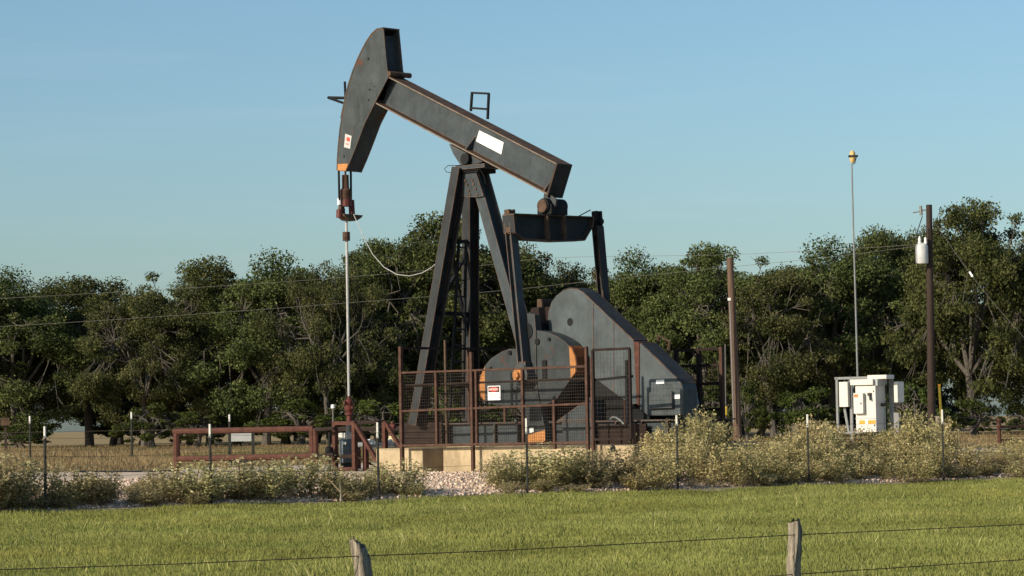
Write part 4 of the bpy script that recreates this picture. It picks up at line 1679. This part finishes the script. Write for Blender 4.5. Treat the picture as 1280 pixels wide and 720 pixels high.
# drum
DR = thing('chemical_drum', PO, -TH, 'grey green drum with a white box on top inside the wellhead guard', 'drum')
c = P(433.5, 575, -.75)
zz = lambda py: P(433.5, py, -.75).z
mb = MB()
mb.lathe([(.16, zz(578)), (.165, zz(561)), (.17, zz(560)), (.165, zz(559)), (.165, zz(551)), (.13, zz(549))], (c.x, c.y, 0), 18)
mb.build('drum_body', M['bluegrey'], DR, smooth=True)
mb = MB()
mb.tube([(c.x, c.y, .0), (c.x, c.y, zz(577))], .14, 12)
mb.build('drum_stand', M['paint_dark_shade'], DR)
mb = MB()
mb.box((c.x - .17, c.y - .1, zz(549.5)), (c.x + .12, c.y + .1, zz(541)))
mb.build('pump_box', M['cream'], DR, 0.02)
mb = MB()
q = P(430, 554, -.93)
mb.box((q.x - .06, q.y, q.z - .03), (q.x + .06, q.y + .02, q.z + .03))
mb.build('white_label', M['white'], DR)

WG = thing('wellhead_guard', PO, -TH, 'rusty red square tube guard frame with sloping braces around the wellhead', 'guard rail')
vw = -1.15


def gbar(a, b, v=vw, w=.085, v2=None, mat='rust', name='rail'):
    mb = MB()
    mb.bar(P(*a, v), P(*b, v if v2 is None else v2), w, w, (0, 1, 0))
    mb.build(name, M[mat], WG, 0.006)


def gpost(px, top, v=vw, w=.1):
    mb = MB()
    q = P(px, top, v)
    mb.box((q.x - w / 2, q.y - w / 2, .0), (q.x + w / 2, q.y + w / 2, q.z))
    mb.build('post', M['rust'], WG, 0.006)


gpost(418.5, 527)
gpost(443, 528)
gbar((418, 529), (444, 529))
gbar((418, 587), (446, 586))
gbar((418, 571), (444, 570), mat='rust_dark')
gbar((444, 530), (476, 584), w=.08)
gpost(457, 550, -.9)
gpost(481, 527, -.7)
gbar((481, 527), (504, 565), -.7, .075)
gbar((470, 565.5), (505, 565), -.7, .05, mat='rust_dark')
gbar((420, 537), (503, 536), .9, .08, mat='rust_dark')
gbar((418, 529), (481, 527), .9, .08, mat='rust_dark')
gbar((443, 569), (474, 586), -.7, .04, mat='rust_dark')
gpost(447, 540, .9)
gbar((493, 577), (503, 564), -.7, .03, mat='rust_dark')

# long pipe rail on the left
PRL = thing('pipe_rail', at(305, 560, 64), 0, 'long low rusty red pipe rail left of the wellhead', 'guard rail')
pl0 = PRL.location.copy()


def prail(a, b, Ya=64.0, Yb=64.0, r=.07, mat='rust', name='rail'):
    mb = MB()
    mb.tube([at(*a, Ya) - pl0, at(*b, Yb) - pl0], r, 8)
    mb.build(name, M[mat], PRL, smooth=True)


def ppost(px, top, Ya=64.0, r=.08):
    p = at(px, top, Ya)
    mb = MB()
    mb.tube([Vector((p.x, p.y, gz(p.x, p.y))) - pl0, p - pl0], r, 8)
    mb.build('post', M['rust'], PRL, smooth=True)


ppost(220.5, 537, 66)
ppost(390.5, 535, 64)
ppost(394.5, 536, 63.6, .06)
prail((217, 539.5), (392, 536), 66, 64)
prail((221, 573.5), (392, 570), 66, 64)
prail((394, 537.5), (419, 535.5), 63.6, 62.8, .045, 'rust_dark')
prail((394, 570), (418, 568.5), 63.6, 62.8, .045, 'rust_dark')
# sign on two legs behind the rail
LS = thing('legged_sign', ground_at(301, 68), 0, 'blank pale grey sign board on two thin dark legs behind the pipe rail', 'sign')
l0_ = LS.location.copy()
mb = MB()
p, q = at(288, 552, 68) - l0_, at(315, 541, 68) - l0_
mb.box((p.x, -.03, p.z), (q.x, .03, q.z))
mb.build('board', M['grey_box'], LS, 0.005)
for px in (287, 316):
    mb = MB()
    p = at(px, 536 if px < 300 else 538, 68) - l0_
    mb.box((p.x - .035, -.03, -.05), (p.x + .035, .03, p.z))
    mb.build('leg', M['tpost'], LS)
mb = MB()
p, q = at(289, 577, 68) - l0_, at(315, 577, 68) - l0_
mb.box((p.x, -.02, p.z - .04), (q.x, .02, p.z + .02))
mb.build('crossbar', M['tpost'], LS)

# black pipe lying on the gravel
mb = MB()
mb.tube([at(90, 592.5, 67.5), at(150, 593, 67), at(213, 591.5, 66.5)], .085, 10)
o = mb.build('lying_pipe', M['black'], None, smooth=True)
meta(o, 'black pipe lying on the gravel at the left', 'pipe')

# small pipe stands near the wellhead
for (px, t_, b_, Yd, lab, nm) in ((416.3, 508, 540, 63.5, 'thin grey pipe with a white cap left of the wellhead', 'capped_pipe'), (411.5, 540, 566, 63.2, 'short hanging valve rod beside the wellhead guard', 'valve_rod')):
    r = thing(nm, ground_at(px, Yd), 0, lab, 'pipe')
    q = at(px, t_, Yd) - r.location
    mb = MB()
    mb.tube([(0, 0, 0), q], .025, 6)
    mb.build('pipe', M['wire'] if nm == 'capped_pipe' else M['black'], r)
    mb = MB()
    if nm == 'capped_pipe':
        mb.lathe([(.02, -.05), (.048, -.04), (.05, .03), (.02, .045)], q, 10)
        mb.build('cap', M['white'], r, smooth=True)
    else:
        e = at(px, 563, Yd) - r.location
        mb.lathe([(.05, -.1), (.09, -.05), (.09, .05), (.03, .1)], e, 10)
        mb.build('valve', M['black'], r, smooth=True)

# ------------------------------------------------------------------ front T-post fence
def tpost(px, top, Y, label, white=14, group='T posts of the front fence', base_dz=0.0, dark=True):
    p = at(px, top, Y)
    b = Vector((p.x, Y, gz(p.x, Y) - .1))
    r = thing('t_post', b, -0.55, label, 'fence post', group)
    h = p.z - b.z
    wl_ = white / F * Y
    def shape(z0, z1, k=1.0):
        m_ = MB()
        m_.box((-.018 * k, -.004 * k, z0), (.018 * k, .004 * k, z1))
        m_.box((-.004 * k, .004 * k, z0), (.004 * k, .038 * k, z1))
        return m_
    m_ = shape(0, h - wl_)
    for i in range(int((h - wl_) / .055)):
        m_.box((-.007, -.012, .1 + i * .055), (.007, -.004, .13 + i * .055))
    m_.build('stake', M['tpost'], r)
    shape(h - wl_, h, 1.0).build('painted_tip', M['tip'], r)
    return r


TP = [(55.5, 533, 15, 'leftmost T post of the front fence, with a white tip'),
      (262, 530, 17, 'T post in front of the rusty pipe rail, with a white tip'),
      (471.5, 528, 20, 'T post right of the wellhead guard, with a long white tip'),
      (657.5, 523, 19, 'T post in front of the crank and its orange end'),
      (845.5, 519, 13, 'T post in front of the belt cover corner'),
      (1009, 518, 16, 'pale T post almost hidden in weeds left of the cabinets'),
      (1177.5, 512, 18, 'white tipped T post beside the yellow marker')]
pp = []
for px, top, wh, lab in TP:
    Yd = fenceY(px)
    o = tpost(px, top, Yd, lab, wh)
    q = at(px, top, Yd)
    pp.append(Vector((q.x, Yd - .02, gz(q.x, Yd))))
ends = [pp[0] - Vector((FD.x, FD.y, 0)) * 5] + pp + [pp[-1] + Vector((FD.x, FD.y, 0)) * 5]
for k, (hgt, lab) in enumerate(((.55, 'lowest wire strand of the front T post fence'), (.86, 'middle wire strand of the front T post fence'), (1.15, 'top wire strand of the front T post fence'))):
    path = []
    for a, b in zip(ends, ends[1:]):
        for i in range(6):
            t = i / 6
            q = a.lerp(b, t)
            path.append(Vector((q.x, q.y, a.z + (b.z - a.z) * t + hgt - .10 * t * (1 - t))))
    mb = MB()
    mb.tube(path, .0035, 4)
    meta(mb.build('fence_wire', M['wire_dark']), lab, 'wire', 'wire strands of the front fence')

# back fence of white tipped posts
BP = [(37, 520, 92, 'left white tipped post of the fence in front of the trees'), (164, 515, 92, 'white tipped post beside the green shrub at the wood edge'),
      (286.5, 518, 88, 'white tipped post behind the blank grey sign')]
bp_ = []
for px, top, Yd, lab in BP:
    tpost(px, top, Yd, lab, 9, 'posts of the back fence').scale = (1.6, 1.6, 1)
    q = at(px, top, Yd)
    bp_.append(Vector((q.x, Yd, gz(q.x, Yd))))
for hgt, lab in ((.35, 'lower wire of the back fence across the dry grass'), (.95, 'upper wire of the back fence across the dry grass')):
    mb = MB()
    pth = [bp_[0] + Vector((-9, 0, hgt))] + [q + Vector((0, 0, hgt)) for q in bp_] + [Vector((-3.0, 84, gz(-3, 84) + hgt))]
    mb.tube(pth, .008, 4)
    meta(mb.build('fence_wire', M['wire_dark']), lab, 'wire', 'wires of the back fence')

# rust brown board under the trees at the far left
RB = thing('rusty_board', ground_at(7, 118), 0, 'small orange brown board on a post at the far left under the trees', 'sign')
mb = MB()
p, q = at(1, 532, 118) - RB.location, at(12, 522, 118) - RB.location
mb.box((p.x, -.04, p.z), (q.x, .04, q.z))
mb.build('board', M['flange'], RB)
mb = MB()
mb.box(((p.x + q.x) / 2 - .05, .045, -.1), ((p.x + q.x) / 2 + .05, .13, q.z))
mb.build('post', M['pole_dark'], RB)

# ------------------------------------------------------------------ foreground fence
def cedar_post(px, top, wpx, Y, lean, label, seed):
    p = at(px, top, Y)
    b = Vector((p.x - lean, Y, gz(p.x, Y) - .15))
    r = np.random.default_rng(seed)
    bm = bmesh.new()
    n, rings = 18, 16
    h = p.z - b.z
    R0 = wpx / F * Y / 2
    prof = 1 + .13 * np.sin(np.arange(n) * 2 * PI / n * 3 + 1) + .10 * r.normal(size=n)
    vs = []
    for i in range(rings + 1):
        t = i / rings
        ring = []
        for j in range(n):
            a = 2 * PI * j / n + t * .5
            rr = R0 * prof[j] * (1.10 - .18 * t) * (1 + .05 * r.normal())
            zz_ = h * t
            if i == rings:
                zz_ += R0 * (.55 * math.cos(a + seed) + .25 * r.normal())
            ring.append(bm.verts.new((math.cos(a) * rr + lean * t + .012 * math.sin(t * 7 + seed), math.sin(a) * rr, zz_)))
        vs.append(ring)
    for a, c in zip(vs, vs[1:]):
        for j in range(n):
            bm.faces.new((a[j], a[(j + 1) % n], c[(j + 1) % n], c[j]))
    bm.faces.new(vs[-1])
    me = bpy.data.meshes.new('wooden_post')
    bm.to_mesh(me)
    bm.free()
    me.materials.append(M['cedar'])
    for q in me.polygons:
        q.use_smooth = True
    me.set_sharp_from_angle(angle=math.radians(50))
    o = bpy.data.objects.new('wooden_post', me)
    COL.objects.link(o)
    o.location = b
    return meta(o, label, 'fence post', 'wooden posts of the near fence')


YL, YR = 23.5, 26.5
cedar_post(447, 678, 19, YL, -.09, 'weathered leaning wooden post at the bottom centre left', 3)
cedar_post(992.5, 653, 15.5, YR, .0, 'weathered upright wooden post at the bottom right', 8)
wl0 = [(-200, 719, 21.6), (0, 712, 22.1), (220, 705, 22.8), (440, 695.5, YL), (620, 688.5, 24.4), (800, 679, 25.4), (985, 669, YR), (1130, 662.5, 27.4), (1280, 655.5, 28.4), (1450, 648, 29.5)]
wl1 = [(440, 755, YL), (700, 740, 24.8), (850, 729, 25.7), (985, 718.5, YR), (1130, 709, 27.4), (1280, 699.5, 28.4), (1450, 690, 29.5)]
for wl_, lab in ((wl0, 'upper barbed wire of the near fence'), (wl1, 'lower barbed wire of the near fence')):
    mb = MB()
    pts = [at(a, b, c - .1) for a, b, c in wl_]
    mb.tube(pts, .0042, 5)
    for a, b in zip(pts, pts[1:]):
        nb = int((b - a).length / .13)
        for i in range(nb):
            q = a.lerp(b, (i + .5) / nb)
            mb.tube([q + Vector((.010, 0, .016)), q - Vector((.010, 0, .016))], .0022, 3)
    meta(mb.build('barbed_wire', M['wire_dark']), lab, 'wire', 'barbed wires of the near fence')

# short pale stake and dead twigs on the bank
STK = thing('pale_stake', ground_at(424.5, fenceY(424) - .25), 0, 'short pale broken stake in the grass edge left of the wellhead', 'stake')
mb = MB()
mb.tube([(0, 0, -.1), (.005, 0, .22), (-.01, 0, .36)], .02, 6, .012)
mb.build('stem', M['cedar'], STK)
mb = MB()
mb.tube([(0, 0, .1), (.12, .03, .2), (.2, .02, .21)], .01, 5, .005)
mb.tube([(0, 0, .2), (-.25, .3, .45), (-.4, .4, .5)], .012, 5, .006)
mb.build('twigs', M['weedstem'], STK)

# ------------------------------------------------------------------ electric rack on the right
ER = thing('cabinet_rack', ground_at(1080, 80), math.radians(-33), 'galvanised rack carrying white electrical cabinets right of the pump', 'electrical cabinet')
erl = ER.location.copy()
cu, su_ = math.cos(math.radians(33)), math.sin(math.radians(33))
EU, EV = Vector((cu, -su_, 0)), Vector((su_, cu, 0))


def E(px, py, v=0.0):
    d = ray(px, py)
    t = (v + (erl - EYE).dot(EV)) / d.dot(EV)
    q = EYE + d * t - erl
    return Vector((q.dot(EU), q.dot(EV), q.z))


def ebox(name, a, b, v0, dep, mat, parent=ER, bev=.008):
    p, q = E(*a, v0), E(*b, v0)
    mb = MB()
    mb.box((min(p.x, q.x), v0, min(p.z, q.z)), (max(p.x, q.x), v0 + dep, max(p.z, q.z)))
    return mb.build(name, M[mat], parent, bev)


z0 = -.05
fm = MB()
for px, w_, v_ in ((1045.5, .07, .02), (1063, .08, .02), (1113, .12, .3)):
    q = E(px, 472.5, v_)
    fm.box((q.x - w_ / 2, v_, z0), (q.x + w_ / 2, v_ + .07, q.z))
p, q = E(1043, 472, .02), E(1084, 471, .02)
fm.box((p.x, .02, p.z - .06), (q.x, .09, p.z + .01))
p, q = E(1050, 540, .0), E(1096, 541, 0)
fm.box((p.x, 0, p.z - .05), (q.x, .25, p.z + .01))
fm.bar(E(1054, 500, .05), E(1061, 540, .05), .07, .05)
fm.build('rack_frame', M['galv'], ER, 0.004)
ebox('left_box', (1048.5, 477.5), (1060, 508.5), -.12, .13, 'cream')
mainb = ebox('main_cabinet', (1069, 482), (1095.5, 540), -.34, .62, 'cream')
ebox('canopy', (1062.5, 474.5), (1091, 481), -.42, .5, 'cream')
ebox('top_box', (1084, 469), (1108, 473.5), -.2, .5, 'cream')
ebox('upper_box', (1090, 474), (1097, 482), -.32, .62, 'grey_box')
ebox('breaker_box', (1066.5, 491.5), (1079, 517), -.47, .125, 'cream')
hd_ = ebox('disconnect_switch', (1084, 491), (1089, 494.5), -.38, .04, 'blackink', mainb)
mb = MB()
mb.bar(E(1087, 493, -.4), E(1088, 500.5, -.4), .06, .03, (0, 1, 0))
mb.build('switch_handle', M['blackink'], mainb)
ebox('dot_knob', (1091, 488), (1092.2, 490), -.36, .02, 'blackink', mainb)
ebox('latch', (1075.3, 503), (1076.4, 505.5), -.49, .02, 'blackink', mainb)
ebox('orange_sticker', (1074, 525.5), (1094.5, 529.5), -.345, .004, 'orangeink', mainb, 0)
ebox('white_sticker_patch', (1081.5, 524.5), (1085, 530.5), -.350, .004, 'white', mainb, 0)
ebox('orange_sticker', (1067.5, 493), (1072.5, 496.5), -.474, .003, 'orange', mainb, 0)
ebox('door_gap', (1069.3, 523), (1095.2, 523.6), -.3425, .003, 'grey_box', mainb, 0)
ebox('dot_knob', (1092.4, 530.5), (1093.6, 533), -.36, .02, 'blackink', mainb)
# handles on the shaded side
sd = MB()
xs = E(1095.5, 500, -.34).x
sd.box((xs, -.05, E(1100, 508, 0).z), (xs + .04, .16, E(1100, 504, 0).z))
sd.tube([(xs + .05, .2, E(1100, 480, 0).z), (xs + .05, .22, E(1100, 508, 0).z), (xs + .05, .16, E(1100, 540, 0).z)], .018, 6)
sd.build('side_conduit', M['blackink'], ER)
q0, q1 = E(1117, 477, .2), E(1121.5, 503, .2)
mb = MB()
mb.box((q0.x, .2, q1.z), (q1.x + .02, .62, q0.z))
mb.build('right_box', M['cream'], ER, 0.008)
mb = MB()
q = E(1119, 516, .2)
mb.box((q.x - .05, .2, -.05), (q.x + .1, .3, q.z))
mb.build('side_panel', M['galv'], ER)

# antenna mast behind the rack
AM = thing('antenna_mast', ground_at(1073.5, 81.2), 0, 'tall thin grey mast with a cream coloured device at its top', 'mast')
am = AM.location.copy()
pt = at(1064.7, 205, 81.2) - am
mb = MB()
mb.tube([(0, 0, 0), at(1072, 470, 81.2) - am, at(1069, 360, 81.2) - am, at(1066.5, 280, 81.2) - am, pt], .030, 8, .022)
mb.build('mast_tube', M['galv'], AM, smooth=True)
mb = MB()
mb.lathe([(.03, -.02), (.075, .03), (.085, .1), (.08, .28), (.03, .34)], at(1065.8, 203, 81.2) - am, 12)
mb.build('device', M['amber'], AM, smooth=True)
mb = MB()
q = at(1066, 195, 81.2) - am
mb.box((q.x - .12, -.11, q.z - .03), (q.x + .14, .11, q.z + .02))
mb.tube([q + Vector((.1, 0, -.04)), q + Vector((.05, 0, -.22)), pt + Vector((.01, 0, .0))], .012, 6)
mb.build('clamp', M['blackink'], AM)

# ------------------------------------------------------------------ poles, transformer, wires
def pole(name, px0, top, px1, Y, r0_, r1_, mat, label):
    b = ground_at(px1, Y)
    t = at(px0, top, Y) - b
    r = thing(name, b, 0, label, 'pole')
    mb = MB()
    mb.tube([(0, 0, -.3), t * .5, t], r0_, 14, r1_)
    mb.build('shaft', M[mat], r, smooth=True)
    return r, b, t


p1, b1_, t1_ = pole('wooden_pole', 912.3, 322, 922.5, 84, .135, .095, 'pole', 'plain brown wooden pole without fittings behind the weeds')
mb = MB()
mb.tube([at(912.2, 373, 83.8) - b1_, at(917.2, 528, 83.8) - b1_], .018, 6)
mb.build('conduit', M['galv'], p1)
mb = MB()
mb.box(tuple(at(911, 374.5, 83.7) - b1_ - Vector((.03, .05, .03))), tuple(at(911, 374.5, 83.7) - b1_ + Vector((.05, .05, .05))))
mb.build('fitting', M['white'], p1)
Yp = 95
p2, b2_, t2_ = pole('transformer_pole', 1161.3, 256, 1164.3, Yp, .145, .10, 'pole_dark', 'dark utility pole carrying a grey transformer can')
L2 = lambda px, py, dy=0.0: at(px, py, Yp + dy) - b2_
mb = MB()
mb.bar(L2(1150, 263), L2(1161, 262.5), .05, .05)
mb.tube([L2(1141, 266), L2(1151, 264)], .02, 6)
mb.build('top_bracket', M['galv'], p2)
mb = MB()
mb.tube([L2(1150.5, 257.5), L2(1151.5, 269)], .055, 8)
mb.build('cutout_fuse', M['galv'], p2)
mb = MB()
mb.lathe([(.20, 0), (.215, .04), (.215, .58), (.20, .62), (.12, .68), (.05, .69)], L2(1152.5, 329.5, -.15), 22)
tr_ = mb.build('transformer', M['can'], p2, smooth=True)
mb = MB()
mb.lathe([(.05, 0), (.07, .05), (.045, .1), (.065, .15), (.04, .2), (.03, .26)], L2(1149.5, 305, -.2), 10)
mb.lathe([(.04, 0), (.06, .05), (.035, .1), (.05, .15), (.03, .22)], L2(1157, 305, -.2), 10)
mb.build('bushing', M['white'], tr_, smooth=True)
mb = MB()
mb.tube([L2(1153, 270, -.05), L2(1146.5, 290, -.25), L2(1144, 310, -.3), L2(1144.5, 328, -.3), L2(1150, 334, -.2), L2(1160, 334.5, -.1)], .016, 6)
mb.tube([L2(1157, 299, -.2), L2(1160, 285, -.12)], .012, 6)
mb.build('lead_wire', M['blackink'], p2)

# overhead wires
def wire(pts, r, label, mat='wire', sub=8):
    P3 = [at(a, b, c) for a, b, c in pts]
    path = []
    for i in range(len(P3) - 1):
        pm1, pA, pB, pC = P3[max(0, i - 1)], P3[i], P3[i + 1], P3[min(len(P3) - 1, i + 2)]
        for k in range(sub):
            t = k / sub
            path.append(.5 * ((2 * pA) + (pB - pm1) * t + (2 * pm1 - 5 * pA + 4 * pB - pC) * t * t + (3 * pA - pm1 - 3 * pB + pC) * t ** 3))
    path.append(P3[-1])
    mb = MB()
    mb.tube(path, r, 4)
    meta(mb.build('overhead_wire', M[mat]), label, 'wire', 'overhead wires')


wire([(-250, 386, 106), (0, 373, 105), (200, 362, 104), (400, 349, 103), (600, 332, 102), (700, 322, 101), (920, 318, 99), (1145, 306, 95)], .0075, 'upper overhead wire crossing in front of the trees')
wire([(-250, 420, 104), (0, 408, 103), (240, 393, 101.5), (480, 375, 100), (640, 362, 99), (752, 350, 98), (905, 334.5, 97), (1030, 322, 96), (1145, 308, 95)], .0075, 'lower overhead wire running left from the transformer')
wire([(1163, 270, 95), (1190, 310, 94.2), (1215, 345, 93.6), (1250, 388, 93), (1285, 428, 92.5), (1350, 505, 91.5)], .008, 'guy wire slanting down to the right from the transformer pole', 'wire')
mb = MB()
a, b = at(1212, 340, 93.7), at(1216, 346, 93.6)
mb.tube([a, b], .035, 8)
meta(mb.build('guy_insulator', M['white']), 'small white insulator on the slanting guy wire', 'insulator')

# ------------------------------------------------------------------ marker posts at the right
YM = 70
r = thing('yellow_marker', ground_at(1178.5, YM), 0, 'thin leaning yellow marker post right of the transformer pole', 'marker post')
mb = MB()
mb.bar((0, 0, 0), at(1174, 483, YM) - r.location, .055, .03)
mb.build('strip', M['yellow'], r, 0.004)
mb = MB()
q = at(1174, 483, YM) - r.location
mb.bar(q + Vector((0, 0, .002)), q + Vector((0, 0, .05)), .06, .035)
mb.build('cap', M['orangeink'], r)
q = at(1172, 520, 84)
mb = MB()
mb.tube([(0, 0, -.1), (0, 0, .45), (.01, 0, q.z - gz(q.x, 84))], .09, 10, .08)
o = mb.build('wooden_stub', M['cedar'], None, smooth=True)
o.location = (q.x, 84, gz(q.x, 84))
meta(o, 'short thick wooden stub post behind the yellow marker', 'fence post')
GP = thing('rusty_gate_post', ground_at(1249, 88), 0, 'red brown steel post with a thin brace in the fence at the right', 'fence post')
mb = MB()
q = at(1248.5, 523, 88) - GP.location
mb.tube([(0, 0, -.1), (q.x, 0, q.z)], .065, 8)
mb.build('shaft', M['rust'], GP, smooth=True)
mb = MB()
mb.tube([(q.x, 0, q.z - .05), (q.x - .55, .1, q.z - .12), (q.x - .9, .2, q.z - .35)], .02, 5)
mb.build('brace', M['rust_dark'], GP)
for (py, rr_, lab) in ((533.5, .045, 'dark top pipe of the far fence at the right edge'), (550, .02, 'thin lower rail of the far fence at the right edge')):
    mb = MB()
    mb.tube([at(1249, py, 88), at(1400, py - 2, 88)], rr_, 6)
    meta(mb.build('fence_pipe', M['rust_dark']), lab, 'rail')
for a, b, lab in ((535, 533, 'lower wire between the yellow marker and the red brown post'), (520, 526, 'upper wire between the yellow marker and the red brown post')):
    meta(MB().tube([at(1185, a, 86), at(1249, b, 88)], .011, 5).build('fence_wire', M['wire_dark']), lab, 'wire')
r = thing('yellow_capped_pipe', ground_at(907, 83.5), 0, 'thin pipe with a yellow sleeve left of the plain wooden pole', 'pipe')
mb = MB()
mb.tube([(0, 0, 0), at(906.5, 430, 83.5) - r.location], .02, 6)
mb.build('pipe', M['wire'], r)
mb = MB()
mb.tube([at(907, 519, 83.45) - r.location, at(907, 508, 83.45) - r.location], .05, 8)
mb.build('sleeve', M['yellow'], r)
